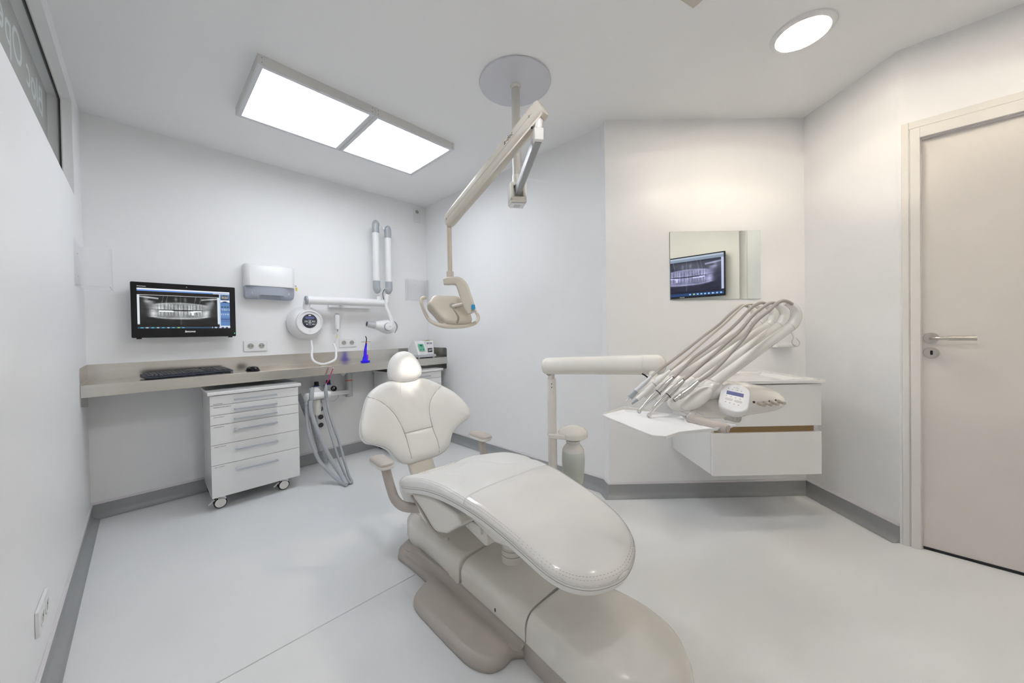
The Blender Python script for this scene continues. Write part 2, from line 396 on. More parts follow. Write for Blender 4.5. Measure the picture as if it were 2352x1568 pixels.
def downlight(x, y, label, dm=None):
    t = thing('round_ceiling_light', label, 'light', (x, y, H-.001), 'round ceiling lights')
    MB().lathe([(.098, -.010), (.103, -.013), (.122, -.006), (.125, 0), (.09, 0), (.09, -.006), (.098, -.010)], Matrix.Translation((x, y, H-.0005)), 48).build('trim_ring', WPLA, t)
    MB().lathe([(.097, -.0105), (.097, -.004)], Matrix.Translation((x, y, H)), 48).build('diffuser', dm or DIFR, t)
downlight(2.425, -3.203, 'round warm ceiling light recessed above the door side of the room')
downlight(.78, -2.95, 'round neutral white fill light added above the camera beside the left wall', DIFC)  # unseen fixture added to brighten the left wall and floor
downlight(2.15, -4.20, 'round warm fill light added behind the camera on the door side')  # unseen fixture added as warm fill from the rear
# ------------------------------------------------------------------ sockets
def socket_plate(M, w_, h_, cen, label, kinds=None, group='wall sockets'):
    """M: local frame, x along wall, y up, z out of the wall"""
    t = tag(MB(M).prism(rrect(w_, h_, .004), 0, .009).build('wall_socket', WPLA, bevel=.0015), label, 'socket', group)
    for k, (cx, cy) in enumerate(cen):
        kind = (kinds or ['s']*9)[k]
        if kind == 's':
            r = MB(M @ Matrix.Translation((cx, cy, .009))); r.lathe([(.0215, -.001), (.0265, -.001), (.0265, .0015), (.0225, .0025), (.0205, .0005)], n=32)
            o = r.build('socket_ring', WPLA, t)
            MB(M @ Matrix.Translation((cx, cy, .009))).lathe([(.0205, .0003), (.0205, .0006)], n=32).build('socket_well', SOCK, t)
            h = MB(M @ Matrix.Translation((cx, cy, .0096)))
            for px_, py_ in ((-.0095, .001), (.0095, .001)): h.cyl((px_, py_, 0), (px_, py_, .0004), .0030, n=12)
            h.build('pin_holes', BLACK, t)
            MB(M @ Matrix.Translation((cx, cy, .0096))).cyl((0, .008, 0), (0, .008, .0022), .0022, n=10).build('earth_pin', CHROME, t)
        else:
            MB(M @ Matrix.Translation((cx, cy, .009))).lathe([(.025, 0), (.025, .0015), (.022, .0025)], n=32).build('blank_cover', WPLA, t)
    return t
MA = lambda x, z: basis((x, -.0004, z), (1, 0, 0), (0, 0, 1))
socket_plate(MA(.862, 1.034), .155, .080, [(-.036, 0), (.036, 0)], 'white double socket plate above the steel worktop, under the paper towel dispenser')
socket_plate(MA(1.570, 1.034), .155, .080, [(-.036, 0), (.036, 0)], 'white double socket plate above the steel worktop, right of the round control unit')
tt = socket_plate(MA(2.334, 2.384), .080, .150, [(0, .036), (0, -.036)], 'vertical white socket plate high in the corner under the ceiling', ['s', 'b'])
ML = basis((.0004, -1.512, .253), (0, 1, 0), (0, 0, 1))
socket_plate(ML, .155, .080, [(-.036, 0), (.036, 0)], 'white double socket plate low on the left wall near the floor')
# ------------------------------------------------------------------ steel worktop
XW = 2.4370; SH = thing('steel_worktop', 'long brushed stainless steel worktop with upstand along the back wall', 'worktop', (1.22, -.18, .79))
zt, zb, yf = .860, .792, -.357
mb = MB(); mb.box((.002, yf+.002, zt-.002), (XW, -.002, zt)); mb.box((.002, yf, zb), (XW, yf+.002, zt)); mb.box((.002, yf+.002, zb), (XW, yf+.03, zb+.002))
mb.build('top_sheet', STEEL, SH, bevel=.0012)
mb = MB(); mb.box((.002, -.0035, zt+.0002), (XW, -.0005, .955)); mb.build('back_upstand', STEEL, SH, flat=True)
def endplate(x0, x1):
    o = [(-.002, zt), (-.002, .955), (yf+.02, .955), (yf, .94), (yf, zt)]
    M = Matrix(((0, 0, 1, 0), (1, 0, 0, 0), (0, 1, 0, 0), (0, 0, 0, 1)))
    MB(M).prism([(yf, zt+.0004), (-.004, zt+.0004), (-.004, .9545), (yf+.012, .9545), (yf, .9425)], x0, x1).build('end_upstand', STEEL, SH, flat=True)
    MB(M).prism([(yf+.006, zb-.0005), (-.004, zb-.0005), (-.004, .700), (-.03, .700), (yf+.006, .742)], x0, x1).build('bracket', STEEL, SH, flat=True)
endplate(.0005, .0025); endplate(XW-.001, XW+.001)
MB().box((.55, -.30, .787), (1.25, -.04, .7915)).build('underside_batten', DARK, SH, flat=True)
MB().box((1.62, -.30, .787), (2.2, -.04, .7915)).build('underside_batten', DARK, SH, flat=True)
# ------------------------------------------------------------------ mobile drawer cabinets
HANDM = mat('handle_grey', (.50, .53, .57), .3, metal=.35)
def cabinet():
    x0, x1, y0, y1, z0, z1 = .529, 1.027, -.460, -.055, .084, .737
    t = thing('drawer_cabinet', 'white six drawer mobile cabinet on casters, left of the hanging grey hoses', 'cabinet', ((x0+x1)/2, (y0+y1)/2, 0), 'white mobile drawer cabinets')
    # side panels taper inwards at the foot
    sd = [(y0+.016, z0), (y0+.016, z1), (y1, z1), (y1, z0+.09), (y0+.12, z0)]
    M = Matrix(((0, 0, 1, 0), (1, 0, 0, 0), (0, 1, 0, 0), (0, 0, 0, 1)))
    MB(M).prism([(y0+.017, z0+.004), (y0+.017, z1), (y1, z1), (y1, z0), (y0+.06, z0-.012)], x0+.001, x1-.001).build('body', LACQ, t, bevel=.002)
    MB().box((x0-.012, y0-.012, z1+.003), (x1+.018, y1+.01, .762)).build('top', LACQ, t, bevel=.004)
    zs = [.737, .6745, .6115, .548, .4215, .2925, .084]
    names = ['ANESTHESIE', 'URGENCE SCELLEMENT', 'DETARTRAGE', 'PANSEMENTS', 'ENDO / PIVOTS', 'BAC COMPO']
    for k in range(6):
        a, b = zs[k+1]+.0012, zs[k]-.0012
        d = MB().box((x0, y0, a), (x1, y0+.016, b)).build('drawer', LACQ, t, bevel=.0012)
        zh = (.703, .640, .577, .508, .378, .242)[k]
        hm = MB(); hm.box((.650, y0-.032, zh-.0055), (.888, y0-.022, zh+.0055))
        for xx in (.656, .882): hm.box((xx-.006, y0-.024, zh-.003), (xx+.006, y0, zh+.003))
        hm.build('handle', HANDM, d, bevel=.001)
        zl = (zs[k+1]+.006) if k == 0 else zs[k]-.016
        text('drawer_print', names[k], .0085, basis((.546, y0-.0003, zl), (1, 0, 0), (0, 0, 1)), INK, d, depth=.0002)
    for cx, cy, br in ((x0+.045, y0+.055, 1), (x1-.095, y0+.055, 1), (x0+.045, y1-.05, 0), (x1-.095, y1-.05, 0)):
        c = MB(); c.cyl((cx, cy+.012, .086), (cx, cy+.012, .062), .012, n=16); c.cyl((cx, cy-.012, .036), (cx, cy+.024, .036), .008, n=12)
        for s_ in (-.016, .026): c.prism([(-.012, -.03), (.012, -.03), (.030, -.004), (.024, .012), (-.012, .004)][::-1], 0, .003, basis((cx, cy+s_, .064), (1, 0, 0), (0, 0, 1)))
        cc = c.build('caster', WPLA, t)
        for s_ in (-.020, .012):
            MB().lathe([(.0285, 0), (.0335, .002), (.0355, .006), (.0335, .010), (.0285, .012)], frame((cx, cy+s_, .0358), (0, 1, 0)), 32).build('tyre', BLACK, cc)
            MB().lathe([(.0288, -.0004), (.0288, .0124)], frame((cx, cy+s_, .0358), (0, 1, 0)), 32).build('wheel_disc', CREAM2, cc)
        if br: MB().box((-.03, -.010, -.002), (0.01, .010, .002), basis((cx-.036, cy, .052), (.8, 0, .6), (0, 1, 0))).build('brake_lever', WPLA, cc, bevel=.001)
    return t
cab = cabinet()
cb2 = copy_thing(cab, (1.262, 0, 0), 'white mobile drawer cabinet under the right end of the worktop, half hidden by the backrest')
# ------------------------------------------------------------------ screens
def xray(s, t):
    """brightness of a panoramic jaw x-ray, s in -1..1 across, t in -1..1 upwards"""
    def g(x, w_): return math.exp(-(x/w_)**2)
    mid = -.02+.16*s*s*0+.10*(abs(s)**2.2)
    b = .05+.05*g(t, .6)
    jaw = -.62+.36*abs(s)**3
    inner = g(s, .62)
    # bone masses
    top_ = .50-.28*s*s
    cl_ = lambda q: max(0, min(1, q))
    b += .30*cl_((t-jaw)/.05+.5)*cl_((top_-t)/.06+.5)*cl_((.80-.10*(t > 0)-abs(s)+.12*t)/.10)
    b += .22*g(t-jaw-.02, .06)*cl_((.78-abs(s))/.1)
    b += .22*g(t-top_, .045)*cl_((.66-abs(s))/.1)
    # rami and condyles
    for q in (-1, 1):
        xr = q*(.70+.12*max(t, 0)); b += .30*g(s-xr, .10)*(-.5 < t < .62)
        b += .22*g(s-q*.84, .06)*g(t-.62, .22)
        b += .28*g(t-.80-.25*(abs(s)-.7), .05)*(abs(s) > .55)
    for q in (-.45, -.35, .38, .52): b += .18*g(s-q-.1*(t-.7), .012)*(t > .5)
    b += .22*g(abs(s)-.12, .035)*g(t-.72, .16)
    # dark bite line
    gap = t-mid
    b -= .50*g(gap, .045)*g(s, .50)
    # teeth
    from mathutils import noise
    n = s/.082+.18*math.sin(s*23); ti = math.floor(n); fr_ = abs(n-ti-.5)*2
    rnd = .5+.5*math.sin(ti*12.9898*7.1); fade = max(0, min(1, (.62-abs(s))/.08))
    if fade > 0:
        if .03 < gap < .44:
            q = (gap-.03)/.41; wdt = .93-.55*q; b += fade*(.20+.14*rnd)*(1-.6*q)*max(0, 1-(fr_/wdt)**6)
            b -= fade*.10*(fr_ > wdt)*(1-q)
        if -.42 < gap < -.04:
            q = (-gap-.04)/.38; wdt = .93-.6*q; b += fade*(.18+.14*rnd)*(1-.6*q)*max(0, 1-(fr_/wdt)**6)
            b -= fade*.08*(fr_ > wdt)*(1-q)
    b *= 1+.35*noise.noise(Vector((s*4, t*5, 1.3)))+.18*noise.noise(Vector((s*24, t*16, 4.1)))
    # metal crowns
    if (-.55 < s < -.18) and -.13 < gap < -.035: b = .97
    if (.33 < s < .55) and -.12 < gap < -.04: b = max(b, .95)
    if abs(s-.31) < .03+.03*(gap > -.16) and -.34 < gap < -.06: b = .97
    if abs(s) < .018: b += .08
    return max(0, min(1, b*1.0))
def screen_mesh(name, w_, h_, M, parent, material, fn, nx=220, ny=112):
    me = bpy.data.meshes.new(name); vs = [(w_*(i/nx), h_*(j/ny), 0) for j in range(ny+1) for i in range(nx+1)]
    fs = [(j*(nx+1)+i, j*(nx+1)+i+1, (j+1)*(nx+1)+i+1, (j+1)*(nx+1)+i) for j in range(ny) for i in range(nx)]
    me.from_pydata(vs, [], fs); a = me.color_attributes.new('picture', 'FLOAT_COLOR', 'CORNER'); dat = []
    for j in range(ny):
        for i in range(nx):
            c = fn((i+.5)/nx, (j+.5)/ny); dat += [*c, 1]*4
    a.data.foreach_set('color', dat)
    me.transform(M); me.transform(WM[parent.name].inverted()); me.materials.append(material)
    o = bpy.data.objects.new(name, me); COL.objects.link(o); o.parent = parent; WM[o.name] = WM[parent.name]; return o
BL = (.10, .20, .42)
def desktop(u, v):
    if v > .965: return (.75, .78, .82)
    if v > .925: return (.12, .25, .55) if u < .8 or v > .945 else (.7, .72, .75)
    if v < .035:
        k = int(u*38)
        if k in (1, 3, 5, 7, 9, 11, 13, 15, 17) and .008 < v < .030: return [(.8, .85, .9), (.1, .5, .7), (.8, .8, .5), (.7, .7, .7)][k % 4] if k != 15 else (.4, .75, .2)
        if u > .78 and k % 2: return (.5, .5, .6)
        return (.03, .07, .12)
    if u > .885:
        q = (u-.885)/.115
        if .79 < v < .90 and .1 < q < .9: b = xray((q-.5)*2.4, (v-.845)/.055)*.6; return (b, b, b)
        if .71 < v < .77: return (.75, .75, .78) if v > .725+.02*cos((q-.5)*6) else (.02, .02, .03)
        if .06 > v: return (.75, .8, .85)
        if .56 < v < .60: return (.03, .08, .10) if int(q*10) % 3 else BL
        if .46 < v < .54 and int(q*14) % 2 and int(v*60) % 2: return (.6, .7, .8)
        if .16 < v < .24 and int(q*12) % 2 and int(v*50) % 2: return (.05, .06, .18)
        if .34 < v < .42 and int(q*16) % 3 and int(v*40) % 2: return (.5, .6, .75)
        if int(v*26) % 6 == 0: return (.06, .12, .30)
        return BL
    if u > .872: return (.45, .55, .7)
    if .10 < v < .84:
        if u < .022 or u > .852: return (.62, .68, .72) if v > .1+.02 else (.3, .3, .3)
        b = xray((u-.437)/.415, (v-.47)/.37); b = b**1.5*.9
        if v > .828: b = .75
        return (b*.94, b*.98, b)
    return (.010, .008, .006)
def tvpic(u, v):
    if v > .90: return (.45, .50, .62) if v > .955 else (.25, .30, .40)
    if v < .075:
        k = int(u*44)
        if k in (1, 3, 5, 7, 9, 11, 13, 15, 17) and .02 < v < .05: return (.35, .6, .9) if k != 15 else (.5, .7, .2)
        return (.02, .05, .16)
    if v < .13: return (.012, .012, .03)
    if u > .86: return (.10, .16, .4)
    if u < .03: return (.5, .52, .75)
    b = xray((u-.44)/.41, (v-.5)/.36)**1.3
    return (b*.62+.006, b*.60+.005, b*.95+.02)
SCRM = vcolmat('lit_screen', .48, .06); TVM = vcolmat('lit_tv_screen', .5, .12)
def monitor():
    x0, x1, z0, z1, y = .192, .728, 1.112, 1.476, -.085
    t = thing('computer_monitor', 'black all-in-one computer showing a jaw x-ray on the back wall', 'monitor', ((x0+x1)/2, -.05, z0))
    M = basis(((x0+x1)/2, y, (z0+z1)/2), (1, 0, 0), (0, 0, 1)); w_, h_ = x1-x0, z1-z0
    MB(M).prism(rrect(w_, h_, .008), -.034, -.0055).build('rear_shell', mat('silver_shell', (.6, .61, .63), .3, metal=.3), t, bevel=.004)
    MB(M).prism(rrect(w_-.004, h_-.004, .007), -.005, 0).build('front_glass', BLACKG, t, bevel=.001)
    screen_mesh('display', .471, .262, basis((x0+.030, y-.0006, z1-.302), (1, 0, 0), (0, 0, 1)), t, SCRM, desktop)
    text('logo', 'lenovo', .020, M @ Matrix.Translation((.012, -.148, .0004)), WLOGO, t, align='CENTER', depth=.0002, shear=.3)
    text('small_logo', 'ThinkCentre', .008, M @ Matrix.Translation((-.238, .151, .0004)), WLOGO, t, depth=.0002)
    MB(M).cyl((0, .162, .0002), (0, .162, .001), .0028, n=12).build('webcam', SATIN, t)
    MB(M).cyl((.258, -.158, .0002), (.258, -.158, .0008), .0024, n=10).build('power_light', GLED, t)
    MB().box(((x0+x1)/2-.06, -.052, 1.24), ((x0+x1)/2+.06, -.0005, 1.36)).build('wall_mount', BLACK, t, bevel=.003)
    f = MB()
    for xx in (x0+.035, x1-.035): f.box((xx-.012, y+.002, z0-.006), (xx+.012, y+.02, z0+.004))
    f.build('rubber_feet', BLACK, t)
monitor()
def tv():
    x0, x1, z0, z1, y = 1.575, 2.497, 1.480, 1.985, YR+.07
    t = thing('wall_television', 'large black television with a bluish jaw x-ray on the rear wall, seen in the mirror', 'television', ((x0+x1)/2, YR+.03, z0))
    MB().box((x0, YR+.035, z0), (x1, y, z1)).build('casing', BLACK, t, bevel=.003)
    M = basis((x1-.012, y+.0006, z0+.022), (-1, 0, 0), (0, 0, 1))
    screen_mesh('display', x1-x0-.024, z1-z0-.036, M, t, TVM, tvpic, 180, 96)
    text('logo', 'SAMSUNG', .012, basis(((x0+x1)/2, y+.0006, z0+.006), (-1, 0, 0), (0, 0, 1)), WLOGO, t, align='CENTER', depth=.0002)
    MB().box((1.94, YR+.0005, 1.65), (2.14, YR+.036, 1.85)).build('wall_mount', DARK, t)
tv()
# ------------------------------------------------------------------ keyboard and mouse
def keyboard():
    a = math.atan2(.101, .433); t = thing('keyboard', 'black full size computer keyboard on the left part of the steel worktop', 'keyboard', (.256, -.301, .8602), rot=a)
    T = WM[t.name]; pr = [(0, .003), (0, .010), (.008, .014), (.125, .030), (.132, .026), (.132, .008), (.10, .004)]
    M = T @ Matrix(((0, 0, 1, 0), (1, 0, 0, 0), (0, 1, 0, 0), (0, 0, 0, 1)))
    MB(M).prism(pr, 0, .444).build('case', NAVY, t, bevel=.002)
    k = MB(T); sl = Matrix.Translation((0, .008, .0142)) @ Matrix.Rotation(math.atan2(.016, .117), 4, 'X')
    rows = 6
    def key(x, y, w_, h_):
        k.loft([[(x, y, 0), (x+w_, y, 0), (x+w_, y+h_, 0), (x, y+h_, 0)], [(x+.0015, y+.0015, .005), (x+w_-.0015, y+.0015, .005), (x+w_-.0015, y+h_-.001, .005), (x+.0015, y+h_-.001, .005)]], M=sl)
    for r in range(rows):
        y = .006+r*.0185
        if r == 0: spec = [(0, .026), (.028, .018), (.048, .022), (.072, .110), (.184, .022), (.208, .018), (.228, .018), (.248, .030)]
        else: spec = [(i*.0186, .0168) for i in range(15)]
        for x, w_ in spec: key(.010+x, y, w_, .0165)
        if r not in (2,):
            for i in range(3): key(.300+i*.0186, y, .0168, .0165)
        for i in range(4): key(.362+i*.0186, y, .0168, .0165)
    k.build('keys', KEYS, t, flat=True)
    f = MB(T)
    for x, y, z in ((.02, .012, 0), (.40, .012, 0), (.02, .118, 0), (.40, .118, 0)): f.box((x, y-.005, z), (x+.03, y+.008, .0085 if y > .1 else .005))
    f.build('feet', BLACK, t)
keyboard()
t = thing('computer_mouse', 'small glossy black computer mouse on the steel worktop right of the keyboard', 'mouse', (.800, -.215, .8602), rot=.35)
T = WM[t.name]
MB(T).lathe([(1, .004), (1.0, .010), (.96, .017), (.85, .024), (.65, .029), (.4, .0315), (.02, .0325)], n=32, e=2.3, sx=.030, sy=.052).build('shell', BLACKG, t)
MB(T).box((-.026, -.046, .0003), (.026, .046, .005)).build('base', BLACK, t, bevel=.002)
MB(T).cyl((-.003, -.030, .022), (.003, -.030, .022), .007, n=16).build('scroll_wheel', DARK, t)
# ------------------------------------------------------------------ paper towel dispenser
t = thing('towel_dispenser', 'white paper towel dispenser with smoked lower window on the back wall', 'dispenser', (.955, -.06, 1.40))
M = basis((.955, -.001, 1.535), (1, 0, 0), (0, 0, 1))
def dsec(z0, z1, w_, d0, d1, name, material, r=.03):
    rings = []
    for k, (z, s, d) in enumerate(((z0, .985, d0), (z0+.008, 1, d0), (z1-.02, 1, d1), (z1-.006, .99, d1-.008), (z1, .96, d1-.022))):
        o = [(-w_/2*s, 0), (-w_/2*s, d*.70), (-w_/2*s+.008, d*.88), (-w_/2*s+.028, d), (w_/2*s-.028, d), (w_/2*s-.008, d*.88), (w_/2*s, d*.70), (w_/2*s, 0)]
        rings.append([(p[0], z, p[1]) for p in o])
    return MB(M).loft(rings).build(name, material, t, bevel=.004, angle=60)
dsec(-.040, .135, .335, .112, .100, 'cover', WPLA)
# lower window with an arched dispensing mouth
rings = []
for z, s, d in ((-.1335, .90, .070), (-.125, .96, .085), (-.105, .98, .098), (-.0415, .985, .108)):
    rings.append([(p*.335/2*s, z+(.022 if (abs(p) < .45 and z < -.11) else 0), d if abs(p) < .9 else d*.72) for p in (-1, -.93, -.5, -.42, 0, .42, .5, .93, 1)]+[(p*.335/2*s, z+(.022 if (abs(p) < .45 and z < -.11) else 0), .001) for p in (1, .5, .42, 0, -.42, -.5, -1)])
MB(M).loft(rings).build('lower_window', TINT, t, angle=50)
MB(M).box((-.125, -.095, .006), (.125, -.045, .085)).build('towel_stack', PAPER, t, flat=True)
MB(M).prism(rrect(.018, .008, .0035), .1095, .1112, Matrix.Translation((.005, -.034, 0))).build('badge', GREYP, t)
k_ = MB(M); k_.cyl((.168, -.015, .055), (.176, -.015, .055), .006, n=16); k_.prism(rrect(.010, .010, .004), -.001, .001, frame((.182, -.015, .055), (0, 0, 1)))
kk = k_.build('lock_key', CHROME, t)
MB(M).prism(rrect(.012, .030, .006), .054, .057, Matrix.Translation((.186, -.040, 0))).build('key_tag', YEL, t, bevel=.0008)
# ------------------------------------------------------------------ clear acrylic wall boxes
def acrylic(M, w_, h_, d_, label):
    a = MB(M); th = .003
    a.box((-w_/2, -h_/2, .0005), (w_/2, h_/2, th)); a.box((-w_/2, -h_/2, d_-th), (w_/2, h_/2, d_)); a.box((-w_/2, -h_/2, th), (-w_/2+th, h_/2, d_-th)); a.box((-w_/2+th, -h_/2, th), (w_/2-th, -h_/2+th, d_-th)); a.box((w_/2-th, -h_/2, th), (w_/2, h_/2, d_-th))
    t = tag(a.build('acrylic_holder', ACRY, flat=True), label, 'holder', 'clear wall holders')
    for z in (-.062, .062): MB(M).cyl((0, z, th), (0, z, th+.002), .004, n=12).build('screw', SATIN, t)
    e = MB(M)
    e.box((-w_/2, -h_/2-.0004, d_-th-.0005), (w_/2, -h_/2+.002, d_+.0004)); e.box((w_/2-.002, -h_/2, d_-.002), (w_/2+.0004, h_/2, d_+.0004))
    e.build('polished_edge', mat('acrylic_edge', (.80, .81, .83), .2), t, flat=True)
acrylic(basis((0, -.325, 1.520), (0, 1, 0), (0, 0, 1)), .250, .245, .125, 'clear acrylic holder screwed to the left wall near the corner')
acrylic(basis((2.300, 0, 1.572), (1, 0, 0), (0, 0, 1)), .250, .225, .060, 'clear acrylic holder on the back wall right of the folded x-ray arm')
# ------------------------------------------------------------------ dental x-ray arm with control unit
xr = thing('xray_machine', 'white wall mounted dental x-ray machine with folded grey jointed arm', 'x-ray machine', (1.22, -.05, 1.2))
YX = -.16
c = ony(708, 742, -.10)
cu = Vector((1.205, 0, 1.215))
MB().lathe([(.001, 0), (.132, .001), (.140, .020), (.140, .045), (.132, .075), (.112, .100), (.100, .108), (.097, .110)], frame(cu+Vector((0, -.001, 0)), (0.10, -1, .02)), 56).build('control_housing', WPLA, xr)
nx_ = Vector((0.10, -1, .02)).normalized()
MF = basis(cu+nx_*.111+Vector((0, -.001, 0)), (1, .10, 0), (0, 0, 1))
MB(MF).lathe([(.104, -.008), (.105, .004), (.100, .012), (.094, .013), (.090, .007), (.060, .004), (.0595, .0045)], n=56).build('face_ring', WPLA, xr)
cp = MB(MF).lathe([(.0585, .004), (.0585, .0075), (.057, .0085)], n=48, M=Matrix.Translation((.002, .012, 0))).build('control_panel', mat('slate_panel', (.045, .05, .07), .3), xr)
MB(MF).prism(rrect(.070, .020, .003), .0086, .0094, Matrix.Translation((.002, .038, 0))).build('panel_display', LCD, cp)
ic = MB(MF)
def icon(x, y, k):
    if k == 'b': ic.prism(rrect(.007, .008, .002), .0086, .0092, Matrix.Translation((x, y, 0)))
    else:
        R_ = [(.0045*cos(a), .0045*sin(a)) for a in [radians(30*i) for i in range(12)]]
        for i in range(12):
            p, q = R_[i], R_[(i+1) % 12]; ic.add([(x+p[0], y+p[1], .0092), (x+q[0], y+q[1], .0092), (x+q[0]*.7, y+q[1]*.7, .0092), (x+p[0]*.7, y+p[1]*.7, .0092)], [(0, 1, 2, 3)])
for x, y, k in ((-.035, .010, 'o'), (-.022, .010, 'b'), (.026, .010, 'b'), (.040, .010, 'o'), (-.022, -.016, 'b'), (.026, -.016, 'b'), (.040, -.016, 'o'), (.002, .012, 'o'), (.002, .001, 'b'), (.002, -.012, 'o')): icon(x, y, k)
for (a, b, c_, d) in ((-.046, -.003, -.008, -.0024), (.012, -.003, .048, -.0024), (-.0085, -.024, -.0078, .020), (.0118, -.024, .0125, .020), (-.0085, .0193, .0125, .020), (-.0085, -.024, .0125, -.0233)): ic.box((a, b, .0088), (c_, d, .0092))
ic.prism([(-.010, .056), (-.002, .064), (.002, .058), (.008, .062), (.014, .056)], .0088, .0093)
ic.build('panel_symbols', WLOGO, cp, flat=True)
MB(MF).prism(rrect(.016, .010, .004), .005, .0085, Matrix.Translation((.002, -.072, 0))).build('exposure_button', CREAM2, xr)
# horizontal arm
pa, pb = ony(706, 689, -.12), ony(884, 696, -.12)
MB().cyl(pa, pb, .0345, n=32).build('horizontal_arm', WPLA, xr)
dv = (pb-pa).normalized()
MB().sweep([pa-dv*.018, pa-dv*.016, pa-dv*.001], [(cos(2*pi*i/32)*.034, sin(2*pi*i/32)*.034) for i in range(32)], [.86, 1, 1.03]).build('end_cap', GREYP, xr)
MB().sweep([pb+dv*.001, pb+dv*.02, pb+dv*.03], [(cos(2*pi*i/32)*.034, sin(2*pi*i/32)*.034) for i in range(32)], [1.0, .95, .6]).build('end_dome', WPLA, xr)
MB().cyl((1.205, -.085, 1.325), (1.205, -.100, 1.40), .028, .026).build('arm_post', WPLA, xr)
# the wall mount behind the arm
wm_ = MB().box((pa.x+.20, -.03, pa.z-.05), (pb.x-.1, -.0005, pa.z+.03)).build('wall_rail', WPLA, xr, bevel=.004)
MB().cyl((pa.x+.30, -.03, pa.z-.01), (pa.x+.30, -.10, pa.z-.006), .02).build('rail_bracket', WPLA, xr)
# scissor arms
def column(xl, ztop, zbot, y, bend, name):
    r = .030
    MB().cyl((xl, y, zbot+.052), (xl, y, ztop-.055), r, n=32).build('arm_tube', WPLA, xr)
    MB().tube([(xl, y, ztop-.115), (xl, y, ztop-.055), (xl+bend*.004, y, ztop-.030), (xl+bend*.012, y, ztop-.012), (xl+bend*.018, y, ztop-.004)], [r*1.06, r*1.08, r*1.10, r*.92, r*.45], 28).build('upper_elbow', GREYP, xr)
    MB().tube([(xl, y, zbot+.115), (xl, y, zbot+.055), (xl+bend*.006, y, zbot+.032), (xl+bend*.014, y, zbot+.012), (xl+bend*.02, y, zbot+.003)], [r*1.06, r*1.10, r*1.12, r*.9, r*.45], 28).build('lower_elbow', GREYP, xr)
ca, cb = ony(864, 600, -.13), ony(892, 600, -.15)
column(ca.x, 2.185, 1.500, -.13, 1, 'a'); column(cb.x, 2.150, 1.498, -.15, -1, 'b')
p1, p2 = ony(877, 523, -.14), ony(888, 528, -.14)
MB().cyl(p1, p2, .016).build('top_link', WPLA, xr)
MB().cyl(ony(871, 681, -.125), ony(871, 693, -.125), .022).build('lower_link', WPLA, xr)
q = [ony(888, 680, -.15), ony(887, 692, -.15), ony(888, 706, -.16), ony(894, 720, -.18), ony(899, 735, -.19), ony(899, 748, -.19)]
MB().tube(q, [.0185, .018, .0155, .0165, .018, .021], 20).build('yoke', WPLA, xr)
MB().cyl(ony(888, 676, -.15), ony(888, 695, -.15), .022).build('yoke_collar', WPLA, xr)
MB().tube([ony(884, 664, -.175), ony(881, 668, -.175), ony(879, 676, -.17), ony(882, 688, -.165)], .003, 8).build('cable', BLACK, xr)
# tube head, pointing left
hc = ony(885, 750, -.15); hl = ony(862, 746.5, -.15); ax = (hl-hc).normalized()
Mh = frame(hc, ax)
MB().lathe([(.012, -.092), (.038, -.086), (.055, -.070), (.065, -.045), (.067, -.015), (.063, .015), (.053, .045), (.043, .075), (.038, .100), (.036, .108)], Mh, 40, sx=1.0, sy=1.0).build('tube_head', WPLA, xr)
hn = MB().lathe([(.036, .108), (.037, .110), (.029, .178), (.030, .184), (.026, .186), (.022, .182)], Mh, 40).build('cone', ALU, xr)
MB().lathe([(.022, .176), (.022, .1825)], Mh, 32).build('cone_opening', DARK, xr)
pv = ony(893, 750, -.218); vd = Vector((-.25, -1, .05))
MB().lathe([(.036, -.03), (.036, .006), (.033, .012), (.026, .014)], frame(pv, vd), 36).build('pivot_cap', WPLA, xr)
MB().lathe([(.0385, -.02), (.0385, .001)], frame(pv+Vector((-.004, .002, 0)), vd), 36).build('pivot_ring', mat('cool_grey', (.30, .32, .34), .3), xr)
text('maker_mark', 'AM', .014, basis(pv+vd.normalized()*.0145+Vector((-.002, 0, -.004)), (1, -.25, 0), (0, 0, 1)), GREYP, xr, shear=.4, depth=.0002)
MB().tube([ony(906, 738, -.165), ony(911, 745, -.155), ony(912, 753, -.155), ony(907, 764, -.165)], [.004, .008, .008, .004], 12).build('head_handle', GREYP, xr)
# ------------------------------------------------------------------ hand switch with coiled cord
hs = thing('hand_switch', 'white x-ray hand switch hanging in its clear wall clip beside the round control unit', 'hand switch', (1.455, -.03, 1.15))
p = ony(772, 740, -.045)
MB(basis((1.448, -.0015, 1.235), (1, 0, 0), (0, 0, 1))).prism(rrect(.045, .16, .008), 0, .004).build('wall_clip', ACRY, hs)
MB().loft([[Vector(p)+Vector((x*k, -.030+abs(y)*0+y*.02, dz)) for x, y in [(cos(2*pi*i/20), sin(2*pi*i/20)) for i in range(20)]] for k, dz in ((.016, -.062), (.021, -.055), (.020, -.02), (.020, .02), (.022, .055), (.019, .066))]).build('grip', WPLA, hs)
MB().cyl(Vector(p)+Vector((0, -.03, .064)), Vector(p)+Vector((0, -.034, .074)), .016).build('button_cap', ALU, hs)
MB().cyl(Vector(p)+Vector((.002, -.025, -.060)), Vector(p)+Vector((.002, -.025, -.085)), .008, .003).build('strain_relief', GREYP, hs)
pp = [ony(774, 762, -.06), ony(773, 775, -.06), ony(770, 785, -.06), ony(766, 792, -.06)]
MB().tube(pp, .0022, 8).build('thin_lead', ACRY, hs); MB().cyl(ony(774, 769, -.06), ony(773.5, 776, -.06), .0035).build('yellow_sleeve', YEL, hs)
cord = [ony(715, 782, -.08), ony(717, 800, -.13), ony(716, 815, -.20), ony(718, 825, -.24), ony(726, 832, -.26), ony(740, 836, -.265), ony(752, 834, -.26), ony(764, 829, -.24), ony(771, 823, -.21), ony(772, 812, -.16), ony(771, 800, -.11), ony(767, 790, -.06)]
